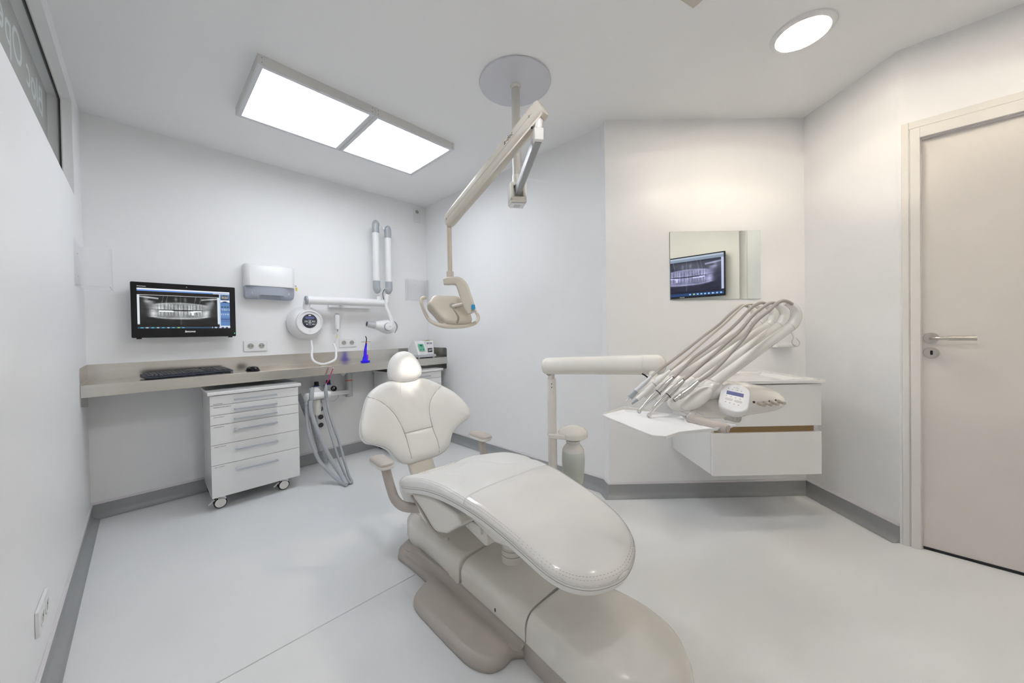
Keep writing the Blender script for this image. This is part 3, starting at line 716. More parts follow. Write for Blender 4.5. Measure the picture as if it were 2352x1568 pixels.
MB().tube(cord, .0098, 14, 8, ribs=(.0045, .10)).build('coiled_cord', WPLA, hs)
# ------------------------------------------------------------------ curing light
cl = thing('curing_light', 'vivid blue dental curing light standing in its base on the steel worktop', 'curing light', (1.630, -.235, .8602))
b = Vector((1.630, -.235, .8605))
MB().prism([(x*1, y*1) for x, y in rrect(.076, .052, .018)], 0, .014, Matrix.Translation(b)).build('base', BLUEL, cl, bevel=.004)
MB().loft([[b+Vector((x*.026, y*.022, .012)) for x, y in [(cos(2*pi*i/20), sin(2*pi*i/20)) for i in range(20)]], [b+Vector((x*.018-.002, y*.018, .045)) for x, y in [(cos(2*pi*i/20), sin(2*pi*i/20)) for i in range(20)]], [b+Vector((x*.013, y*.013, .060)) for x, y in [(cos(2*pi*i/20), sin(2*pi*i/20)) for i in range(20)]]]).build('cradle', BLUEL, cl)
MB().tube([b+Vector(p) for p in ((.016, -.006, .02), (.020, -.008, .05), (.016, -.006, .066))], .006, 10).build('cradle_clip', PURPL, cl)
MB().tube([b+Vector(p) for p in ((-.001, 0, .045), (.002, 0, .09), (.007, 0, .13), (.011, 0, .158), (.012, 0, .168))], [.013, .013, .010, .008, .007], 18).build('handpiece', BLUEL, cl)
MB().tube([b+Vector(p) for p in ((-.006, -.0125, .07), (.000, -.012, .10), (.004, -.009, .13))], .0015, 8).build('highlight_strip', PURPL, cl)
MB().cyl(b+Vector((.012, 0, .166)), b+Vector((.013, 0, .180)), .0075, .006).build('collar', RED, cl)
MB().cyl(b+Vector((.012, 0, .180)), b+Vector((.012, 0, .1825)), .040, n=28).build('eye_shield', mat('smoked_orange', (.30, .20, .16), .2), cl)
MB().tube([b+Vector(p) for p in ((.013, 0, .18), (.015, 0, .200), (.014, 0, .215), (.006, 0, .232))], [.0045, .0045, .004, .0035], 12).build('light_guide', BLACKG, cl)
# ------------------------------------------------------------------ capsule mixer
cm = thing('capsule_mixer', 'white capsule mixer with green buttons at the far end of the steel worktop', 'mixer', (2.24, -.20, .8602))
M = Matrix(((0, 0, 1, 0), (1, 0, 0, 0), (0, 1, 0, 0), (0, 0, 0, 1)))
bx0, bx1 = 2.135, 2.345; yf_ = -.300
MB().box((bx0, yf_, .868), (bx1, -.095, .893)).build('base', mat('pale_grey_plastic', (.55, .57, .60), .3), cm, bevel=.004)
MB(M).prism([(yf_+.004, .893), (yf_+.006, .905), (yf_+.066, 1.028), (yf_+.12, 1.034), (-.14, 1.005), (-.10, .955), (-.098, .893)], bx0+.002, 2.245).build('left_housing', WPLA, cm, bevel=.004)
MB(M).prism([(yf_+.03, .893), (yf_+.045, 1.030), (yf_+.10, 1.036), (-.13, 1.02), (-.10, .955), (-.098, .893)], 2.2455, bx1-.004).build('right_housing', WPLA, cm, bevel=.004)
n_ = Vector((0, -.123, .060)); up_ = Vector((0, .060, .123)).normalized(); Mg = basis((2.190, yf_+.033, .965), (1, 0, 0), up_)
MB(Mg).prism(rrect(.062, .078, .002), .0045, .0062).build('keypad', GREEN, cm)
kd = MB(Mg); kd.prism(rrect(.032, .018, .003), .0062, .0068, Matrix.Translation((0, .020, 0)))
for x in (-.015, .015): kd.prism(rrect(.013, .011, .005), .0062, .0068, Matrix.Translation((x, -.026, 0)))
kd.build('keys', GREEND, cm)
Mr = basis((2.292, yf_+.0385, .96), (1, 0, 0), Vector((0, .015, .137)))
MB(Mr).prism(rrect(.060, .014, .002), .001, .003, Matrix.Translation((.0, .045, 0))).build('name_plate', mat('slate_plate', (.14, .12, .17), .4), cm)
text('name_print', 'SILVERMIX', .008, Mr @ Matrix.Translation((0, .042, .0032)), WLOGO, cm, align='CENTER')
MB(Mr).prism(rrect(.052, .040, .004), .0005, .004, Matrix.Translation((.002, -.025, 0))).build('chamber_window', DARK, cm)
MB(Mr).cyl((-.018, -.028, .006), (.020, -.024, .006), .009, .006, 16).build('capsule_fork', ALU, cm)
MB().box((2.262, -.245, 1.0365), (2.325, -.195, 1.0375)).build('warning_label', YEL, cm, flat=True)
ft = MB()
for x in (bx0+.02, bx1-.02):
    for y in (yf_+.02, -.12): ft.cyl((x, y, .8603), (x, y, .869), .010, n=14)
ft.build('feet', WPLA, cm)
MB().box((bx1-.004, yf_+.05, .90), (bx1+.010, yf_+.12, .955)).build('side_vent', GREYP, cm, bevel=.002)
# ------------------------------------------------------------------ suction arm and hoses under the worktop
su = thing('suction_unit', 'white suction arm with grey hanging hoses and pink tip under the steel worktop', 'suction unit', (1.30, -.30, .50))
xp = 1.545
pp_ = MB(); pp_.cyl((xp, -.075, .545), (xp, -.075, .785), .030, n=28); pp_.build('mounting_post', mat('pale_grey_pvc', (.55, .57, .57), .4), su)
MB().cyl((xp, -.075, .690), (xp, -.075, .697), .0306, n=28).build('red_ring', RED, su)
MB().box((xp-.03, -.045, .55), (xp+.03, -.0005, .60)).build('wall_bracket', WPLA, su)
MB().box((xp-.075, -.10, .752), (xp-.035, -.06, .778)).box((xp-.062, -.095, .735), (xp-.045, -.065, .753)).build('clip', WPLA, su, bevel=.002)
YS = -.36
S = lambda x, y, Y=YS: ony(x, y, Y)
a1, a2 = Vector((xp, -.075, .585)), S(752, 905)
sec = rrect(.024, .034, .004)
MB().sweep([a1, a1.lerp(a2, .5)+Vector((0, 0, .002)), a2], sec, up=(0, 0, 1)).build('swing_arm', WPLA, su)
hA, hB = S(706, 912, -.40), S(753, 905, -.36)
dd = (hB-hA).normalized()
MB().sweep([hA-dd*.012, hA-dd*.010, hB+dd*.008, hB+dd*.012], [(cos(2*pi*i/28)*.030, sin(2*pi*i/28)*.030) for i in range(28)], [.85, 1, .92, .8]).build('holder_bar', WPLA, su)
MB().loft([[S(712, 893)+Vector((0, .03, 0)), S(732, 890)+Vector((0, .03, 0)), S(742, 900)+Vector((0, .03, 0)), S(740, 910)+Vector((0, .03, 0)), S(714, 912)+Vector((0, .03, 0))], [S(712, 893)-Vector((0, .025, 0)), S(730, 891)-Vector((0, .025, 0)), S(742, 903)-Vector((0, .02, 0)), S(740, 912)-Vector((0, .02, 0)), S(714, 914)-Vector((0, .02, 0))]]).build('holder_back', WPLA, su, bevel=.004)
MB().lathe([(.028, 0), (.034, -.01), (.034, -.06), (.030, -.10), (.029, -.115)][::-1], Matrix.Translation(S(727, 917, -.35))).build('filter_canister', CREAM2, su)
# suction handpieces standing in the holder
MB().tube([S(719, 889, -.43), S(716, 900, -.43), S(715, 912, -.43), S(715, 921, -.43)], [.011, .0155, .0175, .014], 16).build('large_suction_valve', GREYP, su)
MB().cyl(S(719, 891, -.43), S(719, 888.5, -.43), .0075, .0065).build('valve_mouth', BLACK, su)
MB().tube([S(749, 881, -.40), S(748, 893, -.40), S(749, 904, -.40), S(750, 913, -.40)], [.005, .011, .0135, .0105], 16).build('small_suction_valve', GREYP, su)
MB().tube([S(749.5, 882, -.40), S(756, 868, -.405), S(765, 846, -.41)], .0036, 10).build('pink_ejector', PINK, su)
MB().sphere(S(765.5, 845, -.41), .0048, 10).build('ejector_tip', WPLA, su)
MB().tube([S(704, 921, -.41), S(704, 929, -.41)], .015, 16, 1).build('hose_collar', GREYP, su)
MB().tube([S(741, 916, -.38), S(741.5, 924, -.38)], .012, 16, 1).build('hose_collar', GREYP, su)
def hose(name, pts, r, ribs=None, m_=HOSEG):
    P = [onz(x, y, d[1]) if isinstance(d, tuple) else ony(x, y, d) for x, y, d in pts]
    MB().tube(P, r, 14, 8, ribs=ribs).build(name, m_, su)
hose('hose', [(704, 928, -.41), (705, 955, -.42), (708, 985, -.44), (717, 1020, -.47), (735, 1060, -.53), (765, 1092, -.60), (786, 1108, (0, .022)), (796, 1113, (0, .016))], .0125)
hose('hose', [(714, 920, -.43), (714, 940, -.44), (722, 970, -.46), (738, 1010, -.50), (760, 1055, -.56), (782, 1088, -.62), (793, 1106, (0, .03)), (797, 1112, (0, .016))], .0155, (.006, .06))
hose('hose', [(742, 922, -.38), (746, 945, -.40), (755, 980, -.43), (767, 1020, -.48), (780, 1060, -.53), (793, 1090, -.58), (802, 1106, (0, .02)), (806, 1109, (0, .012))], .0085)
hose('hose', [(750, 912, -.40), (753, 935, -.41), (763, 970, -.44), (779, 1015, -.48), (790, 1055, -.52), (800, 1088, -.57), (807, 1102, (0, .022)), (808, 1108, (0, .012))], .0095)
hose('corrugated_drain', [(686, 905, -.12), (696, 930, -.14), (708, 960, -.16)], .020, (.009, .12))
hose('corrugated_drain', [(716, 950, -.14), (724, 985, -.14), (732, 1015, -.14), (738, 1035, -.15)], .026, (.010, .12))
hose('corrugated_drain', [(737, 1027, -.13), (744, 1045, -.14), (748, 1062, -.15)], .019, (.008, .1))
MB().tube([ony(x, y, -.02) for x, y in ((770, 895), (777, 903), (776, 912), (768, 920), (757, 921))], .0016, 6).build('thin_air_line', HOSEC, su)
# pressure regulators on the wall
def regulator(x, y, g, label):
    c = ony(x, y, -.055); t = thing('pressure_regulator', label, 'regulator', (c.x, -.002, c.z), 'air and water regulators')
    MB().box((c.x-.026, c.y-.02, c.z-.030), (c.x+.026, -.001, c.z+.012)).build('valve_body', ALU, t, bevel=.004)
    MB().cyl(c+Vector((0, 0, .012)), c+Vector((0, 0, .020)), .022).build('blue_ring', mat('blue_ring', (.03, .05, .35), .3), t)
    MB().cyl(c+Vector((0, 0, .020)), c+Vector((0, 0, .052)), .0185, .017).build('knob', BLACK, t)
    if g:
        q = c+Vector((.036, -.030, -.026))
        MB().lathe([(.020, .0), (.024, .004), (.024, .018), (.021, .020), (.021, .016)], frame(q+Vector((0, .012, 0)), (-.1, -1, .1)), 28).build('gauge', BLACK, t)
        MB().cyl(q+Vector((0, -.003, 0)), q+Vector((0, -.0042, 0)), .019).build('gauge_dial', mat('dial', (.10, .12, .10), .3), t)
        MB().box((q.x-.001, q.y-.0052, q.z), (q.x+.001, q.y-.0044, q.z+.015)).build('needle', WLOGO, t)
regulator(727, 890, 0, 'black and blue regulator knob on the wall, left of the pink suction tip')
regulator(754, 886, 1, 'black and blue regulator with round gauge on the wall, behind the pink suction tip')
# column of three dark sockets behind the hoses
cc_ = ony(736, 957, -.002); Ms = basis((cc_.x, -.0004, cc_.z), (1, 0, 0), (0, 0, 1))
s3 = tag(MB(Ms).prism(rrect(.080, .224, .004), 0, .010).build('socket_strip', WPLA, bevel=.0015), 'vertical triple socket plate on the wall behind the hanging grey hoses', 'socket')
for z in (.071, 0, -.071):
    MB(Ms @ Matrix.Translation((0, z, .010))).lathe([(.022, 0), (.026, 0), (.025, .003), (.0215, .0008)], n=28).build('socket_ring', WPLA, s3)
    MB(Ms @ Matrix.Translation((0, z, .010))).lathe([(.0212, .0009), (.0212, .0022)], n=28).build('dark_plug', DARK, s3)
# ------------------------------------------------------------------ alcove: mirror, washbasin, soap holder
D_ = (Vector((*C4, 0))-Vector((*C3, 0))).normalized(); N_ = Vector((D_.y, -D_.x, 0)); O_ = Vector((*C3, 0))
WD = basis(O_, D_, (0, 0, 1))       # x along the alcove wall, y up, z out of the wall
mi = thing('wall_mirror', 'rectangular frameless mirror on the alcove wall above the washbasin', 'mirror', O_+D_*.723+N_*.01+Vector((0, 0, 1.30)))
MB(WD).box((.422, 1.304, .0008), (1.024, 1.755, .0055)).build('glass_body', MIRE, mi, flat=True)
MB(WD).box((.4228, 1.3048, .0056), (1.0232, 1.7542, .0064)).build('reflecting_face', MIRR, mi, flat=True)
va = thing('washbasin_cabinet', 'white floating washbasin cabinet with two drawers and oak grip recess', 'washbasin', O_+D_*.72+N_*.2+Vector((0, 0, .32)))
X0, X1, DP = .428, 1.018, .452
MB(WD).box((X0, .320, .001), (X1, .805, DP-.022)).build('carcass', LACQ, va, flat=True)
MB(WD).box((X0, .582, DP-.020), (X1+.001, .806, DP)).build('drawer', LACQ, va, bevel=.0015)
MB(WD).box((X0, .318, DP-.020), (X1+.001, .5485, DP)).build('drawer', LACQ, va, bevel=.0015)
MB(WD).box((X0+.02, .545, DP-.0215), (X1-.028, .590, DP-.016)).build('oak_grip_recess', OAK, va, flat=True)
# basin top with a sunk bowl
tx0, tx1, ty0, ty1 = X0-.010, X1+.018, .0012, DP+.008
bi = (tx0+.075, tx1-.075, .10, DP-.045); bl = (tx0+.115, tx1-.19, .13, DP-.085)
zt_, zu = .829, .811
tp = MB(WD @ Matrix(((1, 0, 0, 0), (0, 0, 1, 0), (0, 1, 0, 0), (0, 0, 0, 1))))   # now local (x, out, up)
O4 = [(tx0, ty0), (tx1, ty0), (tx1, ty1), (tx0, ty1)]; I4 = [(bi[0], bi[2]), (bi[1], bi[2]), (bi[1], bi[3]), (bi[0], bi[3])]; B4 = [(bl[0], bl[2]), (bl[1], bl[2]), (bl[1], bl[3]), (bl[0], bl[3])]
vs = [(*p, zt_) for p in O4]+[(*p, zt_) for p in I4]+[(*p, zt_-.085) for p in B4]+[(*p, zu) for p in O4]
fs = [(i, (i+1) % 4, 4+(i+1) % 4, 4+i) for i in range(4)]+[(4+i, 4+(i+1) % 4, 8+(i+1) % 4, 8+i) for i in range(4)]+[(8, 9, 10, 11)]+[(12+i, 12+(i+1) % 4, (i+1) % 4, i) for i in range(4)]
fs += [(12, 13, 14, 15)]
vs += []
tp.add(vs, fs); tp.build('basin', LACQ, va, bevel=.003)
# tap behind the instruments: only its dark mouth shows
tp = MB(WD); xc = .60
tp.cyl((xc, .829, .060), (xc, .93, .060), .022, .019); tp.tube([(xc, .92, .060), (xc, .925, .10), (xc, .905, .155), (xc, .885, .168)], .012, 14)
tap = tp.build('tap', CHROME, va)
MB(WD).tube([(xc, .93, .06), (xc, .942, .075), (xc, .955, .12)], .007, 10).build('tap_lever', CHROME, tap)
MB(WD).cyl((xc, .8845, .168), (xc, .883, .1685), .009).build('tap_mouth', BLACK, tap)
so = thing('soap_dispenser_bracket', 'white wall bracket with a bent wire hook beside the alcove corner', 'soap holder', O_+D_*1.165+Vector((0, 0, .98))+N_*.03)
MB(WD).prism([(1.092, .985), (1.092, 1.035), (1.12, 1.075), (1.14, 1.13), (1.20, 1.13), (1.232, 1.09), (1.242, 1.07), (1.242, 1.045), (1.225, 1.03), (1.215, 1.0), (1.215, .985)], .0008, .012).build('back_plate', WPLA, so, bevel=.003)
MB(WD).box((1.092, .980, .0008), (1.222, 1.004, .055)).build('drip_shelf', WPLA, so, bevel=.008, seg=3)
W_ = lambda x, z, o=.06: WD @ Vector((x, z, o))
MB().tube([W_(1.170, 1.125, .02), W_(1.172, 1.10, .05), W_(1.180, 1.068, .065), W_(1.190, 1.040, .065), W_(1.182, 1.026, .065), W_(1.181, 1.010, .065), W_(1.194, .993, .065), W_(1.214, .987, .065), W_(1.228, .997, .065), W_(1.229, 1.014, .065), W_(1.220, 1.028, .065), W_(1.210, 1.040, .065)], .0022, 8).build('wire_hook', CHROME, so)
# ------------------------------------------------------------------ dental chair
CO = Vector((1.264, -2.423, 0)); CA = radians(-4)
ch = thing('dental_chair', 'white leatherette dental chair with reclined backrest on a cream and taupe base', 'dental chair', CO, rot=CA)
CT = WM[ch.name]
def CB(): return MB(CT)
def segdist(p, poly, closed=True):
    best = 1e9; n = len(poly)
    for i in range(n if closed else n-1):
        a = poly[i]; b = poly[(i+1) % n]; dx, dy = b[0]-a[0], b[1]-a[1]; L = dx*dx+dy*dy
        t = max(0, min(1, ((p[0]-a[0])*dx+(p[1]-a[1])*dy)/L)) if L else 0
        q = (a[0]+dx*t-p[0])**2+(a[1]+dy*t-p[1])**2
        if q < best: best = q
    return sqrt(best)
def c2(pts, n, closed=False): return [(v.x, v.y) for v in cat([(a, b, 0) for a, b in pts], n, closed)]
def cushion(name, outline, mapf, r, drop, thick, seams, material, parent, centre, crown=0.0, N=46, sub=7, extra=None, seamw=.006, seamd=.004):
    """outline in surface coordinates; mapf(u, s, off) gives the point at height off above the cushion face"""
    O = c2(outline, sub, True); poly = O[::2] if len(O) > 120 else O
    sm = [c2(q, 3) for q in seams]; rings = []
    for i in range(N+1):
        k = 1-(i/N)**1.25
        k = max(k, .002); R = []
        for (x, y) in O:
            u, s_ = centre[0]+(x-centre[0])*k, centre[1]+(y-centre[1])*k
            d = segdist((u, s_), poly) if i else 0
            q = 1-min(d/r, 1); h = -drop*(1-sqrt(max(0, 1-q*q)))
            h += crown*min(1, d/.12)**.7
            for p in sm:
                e = segdist((u, s_), p, False)
                if e < .05: h -= seamd*math.exp(-(e/seamw)**2)+.004*math.exp(-(e/.022)**2)
            if extra: h += extra(u, s_, d)
            R.append(mapf(u, s_, h))
        rings.append(R)
    back = [[mapf(x, y, -drop-thick*.5) for x, y in O], [mapf(centre[0]+(x-centre[0])*.985, centre[1]+(y-centre[1])*.985, -drop-thick) for x, y in O]]+[[mapf(centre[0]+(x-centre[0])*k, centre[1]+(y-centre[1])*k, -drop-thick) for x, y in O] for k in (.75, .5, .25, .01)]
    return CB().loft(back[::-1]+rings).build(name, material, parent, angle=60)
# ---- backrest
BP, BT, BN = Vector((0, .84, .38)), Vector((0, .339, .941)), Vector((0, -.941, .339))
def bmap(u, s_, off, b=.04):
    c = .9*(u-.02)**2
    return Vector((u, 0, 0))+BP+BT*s_+BN*(b+c+off)
BOUT = [(-.005, -.001), (.118, .005), (.19, .036), (.231, .112), (.285, .152), (.334, .176), (.346, .207), (.336, .262), (.289, .346), (.219, .412), (.155, .458), (.091, .482), (.006, .486), (-.093, .480), (-.184, .451), (-.248, .404), (-.29, .325), (-.319, .25), (-.323, .197), (-.297, .161), (-.235, .140), (-.172, .105), (-.135, .053), (-.098, .018), (-.055, .002)]
SL = [(-.263, .398), (-.182, .356), (-.123, .295), (-.093, .236), (-.072, .172), (-.059, .081), (-.051, .028)]
SR = [(.208, .403), (.153, .362), (.116, .31), (.103, .247), (.106, .156), (.12, .09), (.124, .021)]
SM = [(-.07, .169), (.02, .172), (.108, .173)]
def bex(u, s_, d):
    e = 0
    e -= .006*math.exp(-((u-.02)/.09)**2)*max(0, min(1, (s_-.16)/.12))     # hollow of the centre panel
    e += .0008*math.sin((s_*9+u*14)*6)*math.exp(-((u-.05)/.07)**2)*max(0, min(1, (s_-.18)/.1))    # slack leather
    return e
br = cushion('backrest', BOUT, bmap, .050, .032, .045, [SL, SR, SM], LEATH, ch, (.02, .24), crown=.012, extra=bex)
BO_ = c2(BOUT, 5, True)
def bh(u, s_):
    d = segdist((u, s_), BO_); q = 1-min(d/.05, 1)
    return -.032*(1-sqrt(max(0, 1-q*q)))+.012*min(1, d/.12)**.7+bex(u, s_, d)-.0075
def piping(pts, mapf, off, r, name, parent, material=SEAM, closed=False, n=3):
    Q = c2(pts, n, closed); return CB().tube([mapf(u, s_, off) for u, s_ in Q], r, 6, 1, closed=closed).build(name, material, parent)
for q_ in (SL, SR, SM): CB().tube([bmap(u, s_, bh(u, s_)) for u, s_ in c2(q_, 5)], .0017, 6, 1).build('seam', SEAM, br)
piping(BOUT, bmap, -.030, .0016, 'edge_seam', br, LEATH2, True)
CB().tube([bmap(-.035, .480, .004), bmap(-.052, .42, .0062), bmap(-.062, .345, .0065)], .0007, 6).build('centre_seam', LEATH2, br)
# hard shell behind
sh = [[tuple(bmap(.02+(x-.02)*k, .24+(y-.24)*k, o)) for x, y in c2(BOUT, 4, True)] for k, o in ((.01, -.080), (.35, -.080), (.7, -.080), (.97, -.077), (.93, -.092), (.7, -.105), (.3, -.11), (.02, -.11))]
CB().loft(sh).build('backrest_shell', CREAM, ch)
# stem between seat and backrest
CB().loft([[(x, y+dy, z) for x, y in ((-.062, 0), (.088, 0), (.088, .03), (-.062, .03))] for z, dy in ((.20, .60), (.26, .70), (.33, .785), (.40, .835), (.50, .885))]).build('backrest_stem', mat('cream_metal', (.62, .60, .53), .3), ch, bevel=.01, seg=3)
# ---- headrest
HP, HTn, HN = BP+BT*.455+BN*.055, BT, BN
def hmap(u, s_, off): return Vector((u+.012, 0, 0))+BP+BT*s_+BN*(.075+off-.5*(u)**2)
HOUT = [(.000, .462), (.045, .466), (.080, .484), (.099, .515), (.097, .552), (.078, .598), (.048, .634), (.010, .650), (-.035, .646), (-.075, .618), (-.099, .575), (-.110, .530), (-.103, .490), (-.070, .468), (-.035, .462)]
hr = cushion('headrest', HOUT, hmap, .060, .040, .02, [], LEATH, ch, (-.004, .55), crown=.008, N=26)
CB().box((-.03, 1.00, .76), (.03, 1.02, .90)).build('headrest_bar', SATIN, ch, bevel=.005)
# ---- seat
PZ = [(.66, .405), (.56, .425), (.46, .455), (.36, .487), (.23, .513), (.14, .521), (.01, .520), (-.12, .494), (-.23, .464), (-.32, .438), (-.42, .414), (-.50, .400)]
def pz(v):
    for (a, za), (b, zb_) in zip(PZ, PZ[1:]):
        if v >= b:
            t = (v-b)/(a-b); t = max(0, min(1.3, t)); return zb_+(za-zb_)*t
    return PZ[-1][1]
def pzs(v): return sum(pz(v+d) for d in (-.06, -.04, -.02, 0, .02, .04, .06))/7
def smap(u, v, off):
    return Vector((u, v, pzs(v)+off))
SOUT = [(-.150, .625), (-.215, .595), (-.238, .52), (-.247, .40), (-.247, .28), (-.243, .15), (-.236, .03), (-.220, -.10), (-.208, -.22), (-.196, -.32), (-.165, -.385), (-.105, -.430), (-.01, -.452), (.09, -.430), (.155, -.392), (.200, -.335), (.224, -.25), (.230, -.10), (.236, .03), (.243, .15), (.247, .28), (.247, .40), (.238, .52), (.215, .595), (.150, .625), (.05, .635), (-.05, .635)]
S1 = [(-.235, .16), (-.19, .155), (-.13, .18), (-.105, .235), (-.115, .33), (-.13, .45), (-.11, .56), (-.09, .62)]
S2 = [(.235, .16), (.19, .155), (.13, .18), (.105, .235), (.115, .33), (.13, .45), (.11, .56), (.09, .62)]
S3 = [(-.12, .49), (-.04, .475), (.04, .475), (.12, .49)]
S4 = [(-.236, .03), (-.12, .045), (0, .05), (.12, .045), (.236, .03)]
def sex(u, v, d):
    e = .016*(abs(u)/.24)**2*max(0, min(1, (v-.05)/.3))-.012*math.exp(-(u/.12)**2)*max(0, min(1, (v-.1)/.25))
    e += -.004*math.exp(-((v-.12)/.03)**2)*math.exp(-((abs(u)-.16)/.05)**2)
    return e
se = cushion('seat', SOUT, smap, .032, .020, .030, [S1, S2, S3], LEATH, ch, (0, .08), crown=.004, N=50, extra=sex, seamd=.003, seamw=.005)
piping(SOUT, smap, -.0215, .0018, 'edge_piping', se, LEATH2, True); piping(SOUT, smap, -.030, .0012, 'lower_edge_piping', se, SEAM, True)
def sh_(u, v):
    d = segdist((u, v), SO_); q = 1-min(d/.032, 1)
    return -.020*(1-sqrt(max(0, 1-q*q)))+.004*min(1, d/.12)**.7+sex(u, v, d)
SO_ = c2(SOUT, 5, True); THREAD = mat('grey_thread', (0.55, 0.53, 0.50), 0.6)
def stitches(inset, parent):
    Q = cat([(x, y, 0) for x, y in SOUT], 14, True); mb_ = CB(); L = 0; acc = 0; c = Vector((0, .08, 0))
    for a, b in zip(Q, Q[1:]+Q[:1]):
        L += (b-a).length
        if L-acc > .0080:
            acc = L; n = Vector((b.y-a.y, -(b.x-a.x), 0)).normalized()
            if n.dot(c-a) < 0: n = -n
            p = a+n*inset; d = (b-a).normalized()*.0024
            P0, P1 = [smap(q.x, q.y, sh_(q.x, q.y)+.0034) for q in (p-d, p+d)]
            mb_.tube([P0, P1], .0007, 5, 1)
    return mb_.build('stitching', THREAD, parent)
stitches(.005, se); stitches(.0115, se)
# clear vinyl cover pulled over the leg end of the seat
def cmap(u, v, off): return smap(u, v, off+.0022+.0012*math.sin(v*46+u*9)*math.exp(-((abs(u)-.13)/.10)**2))
COUT = [(x*1.006, y if y > 0 else y*1.004) for x, y in SOUT if y < .04]
COUT = [(-.237, .045), *[(x, y) for x, y in COUT[0:]], (.237, .045), (.12, .058), (0, .062), (-.12, .058)]
def cover():
    # same surface function as the seat, cut across the knee
    O = c2(SOUT, 7, True); poly = O[::2]; rings = []
    N = 44; vcut = .045
    def pt(u, v, o):
        d = segdist((u, v), poly); q = 1-min(d/.032, 1); h = -.020*(1-sqrt(max(0, 1-q*q)))+.004*min(1, d/.12)**.7+sex(u, v, d)
        return cmap(u, v, h+o)
    def halfw(v):
        best = 0
        for (x, y), (x2, y2) in zip(O, O[1:]+O[:1]):
            if (y-v)*(y2-v) <= 0 and y != y2: best = max(best, abs(x+(x2-x)*(v-y)/(y2-y)))
        lo = hi = None
        for (x, y), (x2, y2) in zip(O, O[1:]+O[:1]):
            if (y-v)*(y2-v) <= 0 and y != y2:
                xx = x+(x2-x)*(v-y)/(y2-y); lo = xx if lo is None else min(lo, xx); hi = xx if hi is None else max(hi, xx)
        return lo, hi
    def fn(a, b):
        v = vcut-(vcut+.4495)*(1-(1-b)**1.3); lo, hi = halfw(v); m_ = (lo+hi)/2; u = m_+(hi-lo)/2*math.sin((a-.5)*pi)*1.002
        v2 = v-(0 if 1 else 0)
        bow = .014*(1-(2*a-1)**2)*(1-b)
        return pt(u, v2+bow, 0)
    return CB().grid(fn, 90, 70).build('vinyl_leg_cover', COVER, se, solid=.0006)
cover()
# ---- seat shell and lift
Mx = Matrix(((0, 0, 1, 0), (1, 0, 0, 0), (0, 1, 0, 0), (0, 0, 0, 1)))
def rprism(name, prof, x0, x1, material, parent, bevel=.01, seg=3): return MB(CT @ Mx).prism(prof, x0, x1).build(name, material, parent, bevel=bevel, seg=seg)
rprism('seat_shell', [(.665, .395), (.70, .375), (.695, .32), (.64, .278), (.54, .262), (.40, .272), (.27, .315), (.16, .368), (.10, .400), (.12, .43), (.30, .425), (.5, .375)], -.185, .185, CREAM, ch, .022, 4)
rprism('shell_skirt', [(.50, .385), (.40, .30), (.30, .285), (.20, .320), (.10, .392), (.12, .425), (.30, .43)], -.215, .215, CREAM, ch, .012, 3)
CB().tube([(-.216, .49, .375), (-.218, .40, .345), (-.218, .30, .300), (-.216, .22, .296), (-.212, .19, .305)], .005, 8).build('shell_trim', TAUPE2, ch)
rprism('leg_support', [(.14, .39), (.14, .43), (-.10, .428), (-.26, .395), (-.26, .375), (-.12, .375), (-.02, .355)], -.150, .150, CREAM, ch, .008)
rprism('lift_bracket', [(.30, .33), (.30, .40), (.06, .41), (.06, .295), (.075, .29)], -.12, .12, CREAM, ch, .004)
rprism('lift_arm', [(.52, .19), (.60, .21), (.44, .37), (.30, .36)], -.06, .08, CREAM, ch, .010)
CB().box((-.135, .085, .330), (-.09, .16, .365)).build('limit_switch', CREAM2, ch, bevel=.004)
CB().cyl((-.02, .13, .36), (-.02, .13, .255), .010, .008).build('release_pin', CREAM2, ch)
col = CB().lathe([(.046, .165), (.046, .235), (.043, .236), (.043, .250), (.046, .251), (.046, .395)], Matrix.Translation((.022, .075, 0)), 36).build('lift_column', CREAM, ch)
for z in (.205, .228): CB().lathe([(.0468, z), (.0468, z+.003)], Matrix.Translation((.022, .075, 0)), 36).build('column_ring', SEAM, col)
# ---- armrests
def arm(s_):
    c = .018
    T = CT @ Matrix.Translation((c, 0, 0)) @ Matrix.Diagonal((s_, 1, 1, 1))
    P = [(.290, .645, .487), (.286, .628, .44), (.281, .606, .39), (.275, .575, .345), (.258, .532, .322), (.22, .480, .318), (.17, .43, .320), (.12, .41, .322)]
    a_ = MB(T).tube(P, .0215, 20).build('armrest_tube', TAUPE, ch)
    pad = [(-.030, -.070), (-.037, -.035), (-.038, .04), (-.030, .078), (.0, .088), (.030, .078), (.038, .04), (.037, -.035), (.030, -.070), (0, -.080)]
    pad = c2(pad, 4, True)
    M = T @ Matrix.Translation((.298, .662, -.004))
    MB(M).loft([[(x*k, y*k, z) for x, y in pad] for k, z in ((.80, .488), (.93, .489), (1.0, .497), (1.0, .504))]).build('armrest_base', CREAM2, a_)
    MB(M).loft([[(x*k, y*k, z) for x, y in pad] for k, z in ((.995, .5035), (1.0, .508), (.96, .515), (.80, .521), (.4, .524), (.02, .5245))]).build('armrest_pad', TAUPE2 if 0 else mat('taupe_soft_pad', (.52, .475, .43), .4), a_)
arm(-1); arm(1)
# ---- base
def rr(x0, x1, z0, z1, r, y, n=6, low=.004):
    o = [(x0, y, z0), (x0, y, z1-r)]
    for k in range(1, n): a = pi-pi/2*k/n; o.append((x0+r+r*cos(a), y, z1-r+r*sin(a)))
    o.append((x0+r, y, z1)); o.append(((x0+x1)/2, y, z1+.006)); o.append((x1-r, y, z1))
    for k in range(1, n): a = pi/2-pi/2*k/n; o.append((x1-r+r*cos(a), y, z1-r+r*sin(a)))
    o += [(x1, y, z1-r), (x1, y, z0)]
    return o
XA, XB = -.132, .165
